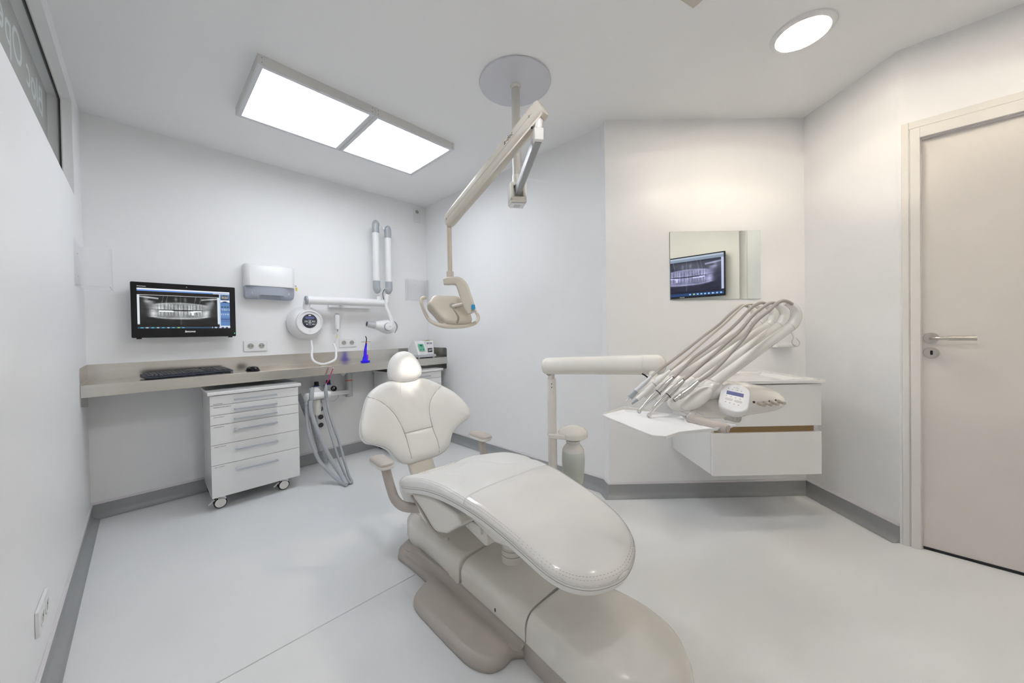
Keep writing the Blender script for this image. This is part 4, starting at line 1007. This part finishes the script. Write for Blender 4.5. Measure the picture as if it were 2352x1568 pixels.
# taupe chassis
CB().loft([rr(XA+.003, XB-.003, .001, .072, .006, v) for v in (-.156, .22)]).build('chassis_front', TAUPE, ch)
CB().loft([rr(XA+.01, XB-.01, .001, z, .010, v) for v, z in ((.21, .060), (.40, .055), (.60, .05), (.66, .045))]).build('chassis_rear', TAUPE, ch)
plate = [(-.125, -.146), (-.160, -.118), (-.205, -.120), (-.250, -.100), (-.282, -.040), (-.292, .05), (-.300, .20), (-.302, .30), (-.285, .345), (-.235, .375), (-.195, .395), (-.195, .50), (-.205, .60), (-.212, .655), (-.185, .700), (-.120, .735), (.0, .735), (.0, .3), (.0, -.146)]
pl = c2(plate[:14], 5)+plate[14:]
def inset(poly, d):
    out = []; n = len(poly)
    for i in range(n):
        a, b, c = Vector(poly[i-1]), Vector(poly[i]), Vector(poly[(i+1) % n])
        e1_, e2_ = (b-a).normalized(), (c-b).normalized(); n_ = Vector((e1_.y, -e1_.x))+Vector((e2_.y, -e2_.x))
        n_ = n_/max(n_.length_squared/2, .3); out.append((b.x+n_.x*d, b.y+n_.y*d))
    return out
sg = -1 if sum(a[0]*b[1]-b[0]*a[1] for a, b in zip(pl, pl[1:]+pl[:1])) > 0 else 1
CB().loft([[(x, y, z) for x, y in inset(pl, sg*d)] for d, z in ((.003, .0012), (.0, .004), (.0, .022), (.002, .030), (.006, .037), (.012, .042), (.020, .0445), (.030, .045))]).build('step_plate', TAUPE, ch, angle=50)
fs_ = [(-.166, .0440), (-.154, .0458), (-.145, .050), (-.138, .057), (-.1335, .066), (-.1325, .072), (-.120, .072), (-.120, .040)]
CB().loft([[(x+dx, v, z if z > .0441 else z) for x, z in fs_] for v, dx in ((-.145, .012), (-.125, .002), (.05, 0), (.215, 0), (.30, -.004), (.42, -.02), (.60, -.03))]).build('step_fillet', TAUPE, ch, angle=60)
# cream covers
CB().loft([rr(XA-.004, XB+.004, z0, z1, .050, v) for v, z0, z1 in ((-.1555, .0735, .170), (-.02, .0735, .173), (.10, .0735, .172), (.218, .0735, .168))]).build('middle_cover', CREAM, ch, angle=50)
CB().loft([rr(XA+.012, XB-.012, .074, .150, .040, v) for v in (.216, .250)]).build('cover_joint', CREAM, ch)
CB().loft([rr(XA-.006+a, XB+.006-a, z0, z1, r_, v) for v, z0, z1, r_, a in ((.238, .050, .160, .045, .004), (.246, .048, .168, .045, 0), (.40, .046, .172, .050, 0), (.55, .044, .174, .050, .0), (.68, .046, .172, .045, .006), (.745, .050, .160, .040, .020), (.768, .060, .140, .030, .045))]).build('rear_cover', CREAM, ch, angle=50)
ck = CB().prism(rrect(.007, .014, .0034), 0, .001, CT.inverted() @ basis(CT @ Vector((XA-.0035, -.0, .092)), CT.to_3x3() @ Vector((0, -1, 0)), (0, 0, 1))); ck.build('cover_catch', DARK, ch)
CB().prism(rrect(.018, .018, .009), 0, .0012, CT.inverted() @ basis(CT @ Vector((XA+.0028, -.110, .045)), CT.to_3x3() @ Vector((0, -1, 0)), (0, 0, 1))).build('chassis_screw', DARK, ch)
CB().cyl((-.165, .70, .014), (-.165, .70, .0), .02).build('levelling_foot', GREYP, ch)
# rounded floor box in front of the base
def dome(z1, name, material):
    L = [(-.134, -.160), (-.139, -.30), (-.140, -.42), (-.128, -.50), (-.085, -.565), (-.01, -.605), (.06, -.612), (.13, -.588), (.185, -.52), (.213, -.42), (.213, -.32), (.195, -.24), (.168, -.160)]
    O = c2(L, 6); cx, cy = .03, -.33; rings = []
    for g, z in z1: rings.append([(cx+(x-cx)*(1-g), cy+(y-cy)*(1-g*.85) if y < cy else cy+(y-cy)*(1-g*.12), z+(.012*max(0, -y-.16)/.4 if g > .05 else 0)) for x, y in O])
    return CB().loft(rings).build(name, material, ch, angle=60)
dome([(.0, .0008), (-.008, .02), (.0, .070)], 'floor_box_foot', TAUPE)
dome([(-.005, .0715), (-.008, .090), (.010, .122), (.04, .142), (.09, .157), (.16, .167), (.28, .174), (.45, .179), (.65, .182), (.85, .184), (.97, .185)], 'floor_box_cover', CREAM)
# ------------------------------------------------------------------ operating light on its ceiling pole
PX, PY = 1.718, -2.025
ol = thing('operating_light', 'sand coloured dental operating light on a jointed arm hanging from the ceiling', 'operating light', (PX, PY, H-.002))
MB().lathe([(.001, -.0005), (.197, -.0005), (.199, -.004), (.197, -.010), (.03, -.011)], Matrix.Translation((1.711, -2.030, H)), 64).build('ceiling_plate', mat('ceiling_disc', (.66, .665, .71), .45), ol)
MB().cyl((PX, PY, H-.0112), (PX, PY, H-.030), .0275, .0265).build('pole_collar', CREAM, ol)
MB().cyl((PX, PY, H-.03), (PX, PY, 1.93), .0235, n=32).build('pole', mat('warm_grey_pole', (.62, .60, .55), .28, coat=.2), ol)
MB().cyl((PX, PY, 1.985), (PX, PY, 1.925), .0265, n=32).build('pole_sleeve', CREAM, ol)
e1 = at(1236, 312, 1.50); pj = Vector((PX, PY, 1.885))
dh = Vector((e1.x-pj.x, e1.y-pj.y, 0)).normalized(); sd_ = Vector((-dh.y, dh.x, 0))
Mb = basis(pj, dh, sd_)
MB(Mb).box((-.048, -.046, -.060), (.048, -.026, .050)).box((-.048, .026, -.060), (.048, .046, .050)).box((-.048, -.046, -.062), (.048, .046, -.030)).box((-.048, -.046, -.06), (-.02, .046, .05)).build('pivot_housing', CREAM, ol, bevel=.009, seg=3)
MB(Mb).box((-.040, -.040, -.068), (.040, .040, -.0625)).build('bottom_cover', WPLA, ol, bevel=.004)
pr_ = MB(Mb); 
for r in range(6):
    for k in range(4): pr_.box((-.022+k*.012, -.018+r*.006, -.0686), (-.022+k*.012+.009-(r+k) % 3*.002, -.016+r*.006, -.0682))
pr_.build('rating_plate_print', INK, ol, flat=True)
# short aluminium arm
q0, q1 = pj+dh*.03+Vector((0, 0, .005)), e1+Vector((0, 0, -.006))
MB().sweep([q0, q1], rrect(.033, .042, .004), up=(0, 0, 1)).build('short_arm', mat('anodised_grey', (.56, .57, .585), .35, metal=.5), ol)
d1_ = (q1-q0).normalized(); upv = (Vector((0, 0, 1))-d1_*d1_.z).normalized()
MB().sweep([q0+d1_*.02-upv*.0215, q1-upv*.0215], rrect(.026, .002, .0005), up=(0, 0, 1)).build('short_arm_inlay', mat('grey_inlay', (.38, .385, .39), .4), ol)
Me = basis(e1, dh, sd_)
MB(Me).box((-.020, -.020, -.026), (.020, .020, .026)).build('elbow_block', CREAM2, ol, bevel=.004)
el = MB(); el.cyl(e1+Vector((0, 0, .024)), at(1240, 270, 1.50), .0150, .0145); el.build('elbow_spigot', CREAM2, ol)
# long balanced arm
L0, L1 = at(1247, 246, 1.49), at(1028.5, 511, 1.93)
dl = (L1-L0).normalized(); vw = (CAMP-L0).normalized(); sl_ = dl.cross(Vector((0, 0, 1))).normalized()
uu = sl_.cross(dl).normalized()
ts = [0, .004, .02, .5, .96, .99, 1.0]; ks = [.72, .90, 1.0, .97, .90, .84, .70]
MB().sweep([L0.lerp(L1, t) for t in ts], rrect(.062, .078, .020, 6), ks, up=uu).build('long_arm', LAMPC if 0 else mat('arm_sand', (.66, .62, .54), .25, coat=.3), ol)
side = sl_ if sl_.dot(vw) > 0 else -sl_
MB().tube([L0.lerp(L1, .06)+side*.0308-uu*.004, L0.lerp(L1, .5)+side*.0300-uu*.004, L0.lerp(L1, .95)+side*.0280-uu*.004], .0009, 6, 1).build('arm_seam', SEAM, ol)
for t, r in ((.08, .0065), (.965, .0045)):
    MB().cyl(L0.lerp(L1, t)+side*.0285-uu*.004, L0.lerp(L1, t)+side*.0315-uu*.004, r).build('arm_screw', SATIN, ol)
xd = -dl
text('maker_name', 'a-dec', .028, basis(L0.lerp(L1, .30)+side*.0308+uu*.004, xd, uu), INK, ol, depth=.0004, shear=.35)
MB().cyl(L0.lerp(L1, .035)-uu*.022, at(1240, 268, 1.50), .024, .021).build('arm_pivot', TAUPE2, ol)
MB().sphere(L0.lerp(L1, .105)-uu*.030+side*.010, .011, 12).build('pivot_boss', DARK, ol)
# drop rod
R0, R1 = at(1031.5, 512, 1.93), at(1034, 640, 1.92)
MB().cyl(R0+Vector((0, 0, .012)), R1, .0125, .0128, 24).build('drop_rod', mat('rod_sand', (.57, .51, .41), .3, coat=.2), ol)
MB().cyl(at(1033.5, 624, 1.92), R1+Vector((0, 0, -.006)), .0195, .0185, 24).build('rod_collar', LAMPC, ol)
# yoke
DY_ = 1.885
yk = [(1019, 647), (1030, 645.5), (1044, 645), (1054, 648), (1062, 658), (1069, 678), (1077, 700), (1085, 718)]
Y_ = [at(x, y, DY_-.02*max(0, (y-650)/70)) for x, y in yk]
yo = MB().sweep(cat(Y_, 5), rrect(.050, .034, .011, 4), [v.x for v in cat([(k, 0, 0) for k in (.70, .85, .9, 1.05, 1.2, 1.22, 1.16, .95)], 5)], up=FWD).build('yoke', LAMPC, ol)
bt = at(1087, 705, DY_-.055)
MB(frame(bt, CAMP-bt+Vector((.1, 0, .3)), UP)).prism(rrect(.026, .020, .005), -.004, .0025).build('switch_button', BLUEB, yo, bevel=.001)
# lamp head: back faces the camera, light goes down to the headrest
HT = Vector((1.340, -1.490, .885)); HC = at(1036, 708, 1.90)
nb = (HC-HT).normalized(); nb = (nb+Vector(-FWD)*.9+Vector((0, 0, .15))).normalized()
pc = nb.dot(HC)
oc = [(997, 678), (1022, 678.5), (1049, 680), (1058, 686), (1071, 703), (1083, 724), (1083, 735), (1073, 739.5), (1056, 740), (1035, 739.5), (1022, 736), (1012, 727), (998, 711), (985.5, 697), (987, 689)]
fr3 = cat([hit(x, y, nb, pc) for x, y in oc], 4, True); ctr = sum(fr3, Vector())/len(fr3)
def rg(k, o): return [ctr+(p-ctr)*k+nb*o for p in fr3]
hd_ = MB().loft([rg(.93, -.060), rg(.99, -.054), rg(1.03, -.035), rg(1.02, -.012), rg(.985, -.002), rg(.95, .004), rg(.88, .008), rg(.5, .011), rg(.02, .0125)]).build('lamp_head', LAMPC, ol, angle=75)
G = [hit(x, y, nb, pc+.0070) for x, y in ((1030, 700), (1041, 712), (1052, 728), (1050, 741))]
MB().tube(G, [.004, .0060, .0065, .005], 8).build('head_groove', mat('groove_shade', (.30, .27, .21), .5), hd_)
jt = hit(1040, 704, nb, pc+.006)
MB().lathe([(.012, .0), (.020, .001), (.021, .006), (.016, .009)], frame(jt, nb), 24).build('ball_socket', mat('socket_sand', (.40, .37, .30), .4), hd_)
MB().cyl(jt+nb*.002, at(1066, 697, 1.865), .0095, .0085).build('ball_stem', LAMPC, ol)
hp = [(980, 685, .0), (975, 683, .0), (969, 686, 0), (967.5, 694, 0), (974, 713, 0), (985, 733, 0), (1000, 743, 0), (1022, 748.5, 0), (1046, 749.5, 0), (1070, 748, 0), (1088, 743, 0), (1097, 735, 0), (1098, 725, 0), (1092, 716, 0)]
hh = MB().tube([hit(x, y, nb, pc-.028) for x, y, _ in hp], [.007, .009, .009, .009, .009, .0095, .0105, .012, .012, .011, .010, .009, .009, .006], 14).build('guide_handle', LAMPC, ol)
MB().tube([hit(x, y, nb, pc-.0215) for x, y in ((968.5, 697), (976, 715), (984, 730))], [.004, .0065, .004], 8).build('handle_grip_inlay', TAUPE2, hh)
MB().tube([hit(1022, 742, nb, pc-.026), hit(1022, 748, nb, pc-.028)], .012, 10, 1).build('handle_mount', LAMPC, hh)
MB().loft([rg(.62, -.0615), rg(.60, -.0605)]).build('lens', LENS, hd_)
ld = bpy.data.lights.new('operating_lamp', 'SPOT'); ld.energy = LAMP_W; ld.color = (1, .93, .82); ld.spot_size = radians(25); ld.spot_blend = .9; ld.shadow_soft_size = .03
lo = bpy.data.objects.new('operating_lamp', ld); COL.objects.link(lo)
lp = ctr-nb*.066; lo.matrix_world = frame(lp, lp-HT)
lo.matrix_world.translation = lp
lo.parent = ol; lo.matrix_parent_inverse = WM[ol.name].inverted()
# ------------------------------------------------------------------ delivery unit
du = thing('delivery_unit', 'cream dental delivery unit with five instrument whips, tray and control pad', 'delivery unit', (1.694, -2.262, 0))
px_, py_ = 1.694, -2.262
MB().cyl((px_, py_, .06), (px_, py_, .872), .0225, n=32).build('post', CREAM, du)
MB().cyl((px_, py_, .872), (px_, py_, .905), .0165, n=24).build('post_neck', CREAM, du)
bp_ = CT @ Vector((.172, .05, .06))
MB().sweep([bp_, Vector((px_, py_, .06))], rrect(.07, .05, .012), up=(0, 0, 1)).build('post_bracket', CREAM, du)
MB().cyl((px_, py_, .0008), (px_, py_, .062), .05, .045, 32).build('post_foot', TAUPE, du)
for z in (.848, .830):
    q = Vector((px_, py_, z)); tc_ = Vector((CAMP.x-px_, CAMP.y-py_, 0)).normalized()
    MB().cyl(q+tc_*.021, q+tc_*.0232, .0028, n=10).build('post_screw', DARK, du)
A0, A1 = at(1253, 840, 1.80), at(1516, 837, 1.47)
da = (A1-A0).normalized(); L_ = (A1-A0).length
MB().sweep([A0+da*s_ for s_ in (-.004, 0, .01, .022)], [(cos(2*pi*i/36)*.0425, sin(2*pi*i/36)*.0425) for i in range(36)], [.80, .93, .99, 1]).build('arm_end_cap', CREAM, du)
MB().sweep([A0+da*.023, A0+da*(L_-.060)], [(cos(2*pi*i/36)*.0425, sin(2*pi*i/36)*.0425) for i in range(36)]).build('flex_arm', CREAM, du)
MB().sweep([A0+da*(L_-.059), A0+da*(L_-.02), A0+da*(L_-.005), A0+da*(L_+.010), A0+da*(L_+.020), A0+da*(L_+.024)], [(cos(2*pi*i/36)*.043, sin(2*pi*i/36)*.043) for i in range(36)], [1, 1, .96, .80, .5, .15]).build('arm_nose', CREAM, du)
MB().sphere(A0+da*.02-Vector((0, 0, .034)), .017, 12).build('arm_knuckle', TAUPE2, du)
MB().cyl(at(1500, 858, 1.46), at(1500, 885, 1.42), .018).build('arm_spigot', CREAM, du)
MB().tube([at(1475, 858, 1.47), at(1482, 862, 1.46), at(1487, 866, 1.45)], .0035, 8).build('arm_cable', BLACK, du)
# water bottle
bc = Vector((px_, py_, 0))+(-(FH*.0))+RIGHT*.105; bc.z = 0
MB().lathe([(.001, .630), (.022, .629), (.045, .622), (.062, .610), (.069, .598), (.070, .592), (.070, .574), (.066, .571), (.02, .570)][::-1], Matrix.Translation((bc.x, bc.y, 0)), 40, e=2.6).build('bottle_cap_housing', CREAM, du)
MB().loft([[Vector((px_, py_, z))+RIGHT*a+FH*b for a, b in ((-.024, -.028), (.09, -.06), (.09, .06), (-.024, .028))] for z in (.573, .595)]).build('bottle_bracket', CREAM, du, bevel=.005)
bo = MB().lathe([(.022, .575), (.024, .555), (.034, .553), (.036, .548), (.034, .543), (.032, .540), (.036, .534), (.048, .520), (.0535, .508), (.054, .500)][::-1], Matrix.Translation((bc.x, bc.y, 0)), 40).build('bottle_neck', CREAM2, du)
MB().lathe([(.0505, .368), (.055, .40), (.0575, .44), (.0575, .47), (.056, .495), (.0535, .5005)], Matrix.Translation((bc.x, bc.y, 0)), 40).build('water_bottle', BOTT, du)
MB().lathe([(.030, .331), (.040, .333), (.046, .340), (.050, .362), (.0507, .3685)], Matrix.Translation((bc.x, bc.y, 0)), 40).build('bottle_base', mat('bottle_base', (.62, .61, .53), .35), du)
MB().cyl((bc.x, bc.y, .331), (bc.x+.015, bc.y, .300), .006).build('drain_nipple', CREAM2, du)
# console body
def cn(x, y, D): return at(x, y, D)
Xc = RIGHT.copy(); Xc = (Xc+FWD*.18).normalized(); Uc = Vector((0, 0, 1)); 
cc0 = cn(1672, 912, 1.12)
Mc = basis(cc0, Xc, Uc)      # x to the image right, y up, z towards the camera
def shell(name, pts, material, zc=.0, zr=.09, sub=0, bevel=0):
    """upper/lower shells lofted from a side outline: half-depth follows the height"""
    rings = []
    O = c2(pts, 4, True); cx = sum(p[0] for p in O)/len(O); cy = sum(p[1] for p in O)/len(O)
    for k in range(13):
        a = -pi/2+pi*k/12; z = math.sin(a)*zr; f = max(abs(cos(a))**.55, .02)
        rings.append([(cx+(p[0]-cx)*(.25+.75*f), cy+(p[1]-cy)*f, zc+z) for p in O])
    return MB(Mc).loft(rings).build(name, material, du, angle=60)
sc_ = 1.12/F
def mp(x, y): return ((x-1672)*sc_, -(y-912)*sc_)
U1 = [mp(*p) for p in ((1548, 922), (1556, 903), (1600, 884), (1650, 876), (1690, 877), (1730, 882), (1770, 891), (1790, 901), (1799, 912), (1799, 926), (1780, 938), (1750, 945), (1700, 950), (1660, 956), (1610, 956), (1565, 946))]
shell('console_body', U1, CREAM, -.015, .095)
# holder lobes at the front-left
lob = [(1600, 893, .040, .046, .036, 1.07), (1628, 893, .036, .034, .040, 1.12)]
MB().sphere((0, 0, 0), 1, 20, .062, .034, .040, M=basis(cn(1577, 915, 1.06), Xc+Vector((0, 0, .35)), Uc)).build('holder_hub', CREAM2, du)
for k, (x, y, a, b, c_, D) in enumerate(((1600, 915, .030, .022, .034, 1.02), (1562, 908, .030, .022, .032, 1.08), (1532, 902, .028, .020, .030, 1.13), (1505, 896, .026, .019, .028, 1.18), (1482, 888, .024, .018, .026, 1.23))):
    p = cn(x, y, D); hx = (cn(x+20, y-14, D)-p).normalized()
    MB().sphere((0, 0, 0), 1, 18, .042 if k else .052, .018 if k else .022, .019 if k else .024, M=basis(p, hx, Uc), e2=2.4).build('instrument_holder', CREAM2, du)
for x, y, D in ((1635, 894, 1.045), (1606, 888, 1.10), (1577, 883, 1.16), (1549, 880, 1.22), (1522, 878, 1.27)): MB().sphere((0, 0, 0), 1, 18, .034, .028, .030, M=basis(cn(x, y, D), (cn(x+20, y-14, D)-cn(x, y, D)), Uc)).build('whip_base_dome', CREAM2, du)
MB().tube([cn(1635, 900, 1.06), cn(1577, 893, 1.17), cn(1522, 886, 1.28)], .030, 20).build('whip_manifold', CREAM, du)
MB().tube([cn(1595, 936, 1.05), cn(1620, 940, 1.05), cn(1650, 946, 1.05)], [.010, .018, .012], 12).build('holder_underside', CREAM, du)
# seam line and small marks
# whips
WD5 = [1.30, 1.24, 1.18, 1.12, 1.06]
def whip(k, base, elbow, bend, tipx, r):
    D = WD5[k]
    b0, b1 = cn(*base, D-.02), cn(*elbow, D)
    wa = MB().cyl(b0, b1, r*1.02, r, 24).build('whip_arm', CREAM, du)
    pts = [b1]+[cn(x, y, D) for x, y in bend]
    d = (b1-b0).normalized(); pts[0] = b1
    MB().tube([b1-d*.001]+pts[1:], [r*1.02, r*1.05, r*1.0, r*.85, r*.62, r*.42][:len(pts)], 24, 6).build('whip_bend', CREAM, wa)
    MB().tube([b1-d*.0022, b1-d*.0012], r*1.03, 24, 1).build('whip_joint', SEAM, wa)
whip(4, (1638, 880), (1815, 750), ((1823, 741), (1829, 724), (1824, 708), (1812, 699), (1802, 696)), 0, .0142)
whip(3, (1609, 878), (1789, 748), ((1797, 740), (1802, 724), (1797, 710), (1786, 701), (1776, 698)), 0, .0140)
whip(2, (1580, 876), (1764, 747), ((1772, 739), (1777, 724), (1772, 710), (1762, 702), (1752, 699)), 0, .0138)
whip(1, (1548, 874), (1745, 742), ((1751, 735), (1754, 723), (1750, 711), (1741, 704), (1731, 701)), 0, .0120)
whip(0, (1520, 872), (1724, 742), ((1731, 735), (1734, 723), (1729, 711), (1720, 704), (1711, 702)), 0, .0118)
Z = lambda x, y: (1420+x/4.6114, 680+y/4.6114)
hz = [[(1370, 105), (1330, 95), (1290, 106), (1210, 165), (1060, 305), (900, 425), (750, 545), (560, 690), (430, 785), (352, 848)],
      [(1450, 100), (1410, 86), (1360, 92), (1300, 122), (1150, 270), (1000, 400), (850, 530), (700, 660), (610, 735), (552, 782)],
      [(1570, 85), (1530, 70), (1480, 80), (1400, 132), (1250, 290), (1100, 422), (950, 542), (800, 650), (690, 762), (585, 862)],
      [(1690, 90), (1640, 70), (1590, 80), (1500, 140), (1400, 232), (1280, 375), (1150, 490), (1000, 625), (850, 755), (692, 885)],
      [(1845, 85), (1790, 55), (1735, 50), (1670, 85), (1600, 150), (1500, 228), (1425, 305), (1330, 445), (1200, 590), (1080, 722), (960, 830), (848, 905)]]
hr_ = [.0045, .0036, .0050, .0050, .0050]; ID = [1.15, 1.12, 1.06, 1.03, 1.00]
for k in range(5):
    n = len(hz[k]); P = [cn(*Z(x, y), WD5[k]-.012+(ID[k]-WD5[k]+.012)*min(1, max(0, (i-1)/(n-2)))**1.0) for i, (x, y) in enumerate(hz[k])]
    MB().tube(P, hr_[k], 12, 6).build('instrument_hose', HOSEC if k == 1 else HOSET, du)
# tray
zt2 = .862
TO = [onz(x, y, zt2) for x, y in ((1383, 953), (1432, 941), (1500, 946), (1560, 953), (1640, 967), (1690, 976), (1640, 984), (1610, 986.5), (1560, 992), (1545, 997), (1530, 1002), (1500, 1000), (1488, 996))]
tcn = sum(TO, Vector())/len(TO)
rng = [[tcn+(p-tcn)*k+Vector((0, 0, z)) for p in TO] for k, z in ((.93, -.008), (1.0, -.0015), (1.004, .001), (.985, .001), (.93, -.0045), (.02, -.0045))]
MB().loft(rng).build('tray', WPLA, du, angle=25)
lip = [onz(x, y, zt2) for x, y in ((1385, 952), (1432, 940.5), (1490, 944))]
MB().loft([[lip[0], lip[0]+Vector((0, 0, .004)), lip[0]+Vector((.002, .002, .004))], [lip[1], lip[1]+Vector((0, 0, .010)), lip[1]+Vector((.002, .002, .010))], [lip[2], lip[2]+Vector((0, 0, .006)), lip[2]+Vector((.002, .002, .006))]]).build('tray_lip', CREAM2, du)
MB().cyl(tcn+Vector((.12, -.02, .001)), Vector((tcn.x+.12, tcn.y-.02, cc0.z-.04)), .02).build('tray_stem', CREAM, du)
# taupe handle bar
g0, g1 = cn(1584, 960, .985), cn(1666, 983, .905)
dg_ = (g1-g0).normalized()
MB().sweep([g0-dg_*.004, g0, g0.lerp(g1, .3), g0.lerp(g1, .6)+Vector((0, 0, -.002)), g0.lerp(g1, .9), g1, g1+dg_*.006], rrect(.030, .024, .010, 4), [.72, .86, .98, 1, 1, .96, .80], up=(0, 0, 1)).build('handle_bar', TAUPE2 if 0 else mat('handle_taupe', (.50, .45, .40), .4), du)
MB().cyl(g1+dg_*.0055, g1+dg_*.0075, .0098, .0092).build('handle_bar_end', TAUPE, du)
MB().cyl(cn(1585, 958, .99), cn(1596, 940, 1.03), .008).build('handle_bar_mount', CREAM, du)
# bellows
MB().tube([cn(1664, 962, 1.05), cn(1672, 958, 1.05), cn(1684, 955, 1.05), cn(1694, 955, 1.05)], [.004, .011, .019, .019], 24, 8, ribs=(.0038, .10)).build('bellows', mat('pale_bellows', (.58, .565, .53), .4), du)
# flow control knobs
for k, (x, y) in enumerate(((1748, 927), (1763, 925.5), (1778.5, 924), (1794, 922))):
    p = cn(x-7, y-1.5, 1.045); q = cn(x+8, y+4, 1.010)
    kb = MB().tube([p, p.lerp(q, .3), p.lerp(q, .6), p.lerp(q, .8), q], [.0045, .0058, .0042, .0048, .0045], 14, 3).build('flow_knob', TAUPE2 if 0 else mat('knob_taupe', (.46, .41, .34), .4), du)
    MB().cyl(p+(p-q)*.35, p, .0030).build('knob_stem', DARK, kb)
MB().cyl(cn(1731.5, 923, 1.034), cn(1731.8, 923.2, 1.031), .0032).build('test_port', BLACK, du)
# control pad
kc = cn(1687, 911, .985)
ux = (RIGHT*.93-UP*.18-FWD*.63).normalized(); uy = (RIGHT*.55+UP*.50+FWD*.67).normalized()
Mk = basis(kc, ux, uy)
Wk, Hk = .070, .118
MB(Mk).loft([[(x*a, y*b, z) for x, y in rrect(Wk, Hk, .031, 8)] for a, b, z in ((.70, .75, -.030), (.90, .92, -.026), (1.0, 1.0, -.010), (1.0, 1.0, -.003), (.975, .985, .0), (.93, .955, .0008), (.5, .5, .0008))]).build('control_pad', WPLA, du, angle=60)
kp = du.children[-1]
MB(Mk).prism(rrect(.041, .0155, .0012), .0006, .0014, Matrix.Translation((0, .012, 0))).build('pad_display', LCD, kp)
sy = MB(Mk)
for x, y in ((-.018, .032), (-.008, .031), (.004, .031), (.014, .030), (-.019, -.003), (-.008, -.004), (.003, -.005), (.014, -.006), (-.018, -.030), (-.008, -.031), (.002, -.032), (.012, -.033)):
    sy.box((x-.002, y-.0006, .0008), (x+.002, y+.0006, .0011)); sy.box((x-.0006, y-.002, .0008), (x+.0006, y+.002, .0011))
sy.build('pad_symbols', INKG, kp, flat=True)
MB(Mk).prism(rrect(.019, .009, .004), .0007, .0013, Matrix.Translation((-.0115, -.016, 0))).build('pad_key', mat('pale_key', (.62, .61, .59), .4), kp)
MB(Mk).prism(rrect(.019, .009, .004), .0007, .0013, Matrix.Translation((.0105, -.018, 0))).build('pad_key', mat('pale_key2', (.62, .61, .59), .4), kp)
text('pad_logo', 'a-dec', .006, Mk @ Matrix.Translation((0, .039, .0009)), INKG, kp, align='CENTER', depth=.0001, shear=.3)
MB().cyl(kc-Mk.to_3x3() @ Vector((0, .01, .028)), cn(1700, 928, 1.05), .018).build('pad_stem', CREAM, du)
# ---- the five instruments in their holders
gi = 'instruments in the delivery unit holders'
def inst(name, k, label, pts, rad, material, tips, category):
    P = [cn(*Z(x, y), ID[k]) for x, y in pts]
    t = thing(name, label, category, P[0], gi)
    MB().tube(P, rad, 20, 5).build('body', material, t)
    for nm, a, b, r0, r1, m_ in tips:
        A, B = cn(*Z(*a), ID[k]), cn(*Z(*b), ID[k]); MB().cyl(A, B, r0, r1, 20).build(nm, m_, t)
    return t
inst('air_water_syringe', 0, 'satin metal syringe, leftmost instrument above the white tray', [(355, 845), (300, 905), (230, 965), (180, 1010)], [.0048, .0062, .0062, .0072], ALU, [('head', (188, 1003), (122, 1078), .0085, .0090), ('nozzle', (120, 1078), (102, 1096), .0078, .0045), ('tip', (103, 1094), (84, 1114), .0035, .0030)][0:0] + [('head', (188, 1003), (125, 1074), .0080, .0088, GREYP), ('nozzle', (122, 1074), (104, 1094), .0060, .0040, ALU), ('tip', (105, 1092), (84, 1114), .0032, .0026, ALU)], 'syringe')
inst('scaler_handpiece', 1, 'cream ultrasonic scaler, second instrument from the left', [(552, 785), (470, 860), (385, 930), (300, 1005), (200, 1092)], [.0038, .0068, .0080, .0085, .0062], CREAM2, [('ring', (384, 931), (376, 938), .0083, .0083, SEAM), ('tip', (202, 1090), (145, 1140), .0060, .0032, GREYP)], 'handpiece')
def drill(k, label, P0, P1, P2, P3, P4):
    t = inst('dental_handpiece', k, label, [P0, tuple((a+b)/2 for a, b in zip(P0, P1)), P1], [.0060, .0090, .0092], CHROME, [('band', P1, tuple(a+(b-a)*.06 for a, b in zip(P1, P2)), .0096, .0096, DARK)], 'handpiece')
    C_ = [cn(*Z(*p), ID[k]) for p in (P1, tuple((a+b)/2 for a, b in zip(P1, P2)), P2, tuple((a+b)/2 for a, b in zip(P2, P3)), P3)]
    MB().tube(C_, [.0086, .0080, .0055, .0042, .0038], 20, 5).build('neck', CHROME, t)
    h = cn(*Z(*P4), ID[k]); u_ = (cn(*Z(P4[0]+10, P4[1]-24), ID[k]-.0)-h).normalized()
    MB().cyl(h-u_*.004, h+u_*.0055, .0062, .0058, 18).build('head', CHROME, t)
    MB().cyl(h-u_*.0042, h-u_*.0055, .0030, .0030, 12).build('bur_opening', BLACK, t)
    return t
drill(2, 'polished steel handpiece, middle instrument of the five', (578, 868), (425, 1015), (300, 1130), (232, 1205), (224, 1220))
drill(3, 'polished steel handpiece right of its twin, fourth instrument', (688, 892), (532, 1048), (400, 1165), (338, 1245), (330, 1262))
i5 = inst('motor_coupling', 4, 'short steel motor coupling without a head, rightmost instrument', [(848, 905), (760, 985), (690, 1035), (655, 1062)], [.0052, .0078, .0085, .0078], CHROME, [('collar', (700, 1028), (640, 1070), .0082, .0078, SATIN), ('sleeve', (640, 1070), (592, 1104), .0058, .0058, CHROME), ('bore', (592.5, 1103.6), (590, 1105.5), .0046, .0046, DARK)], 'coupling')
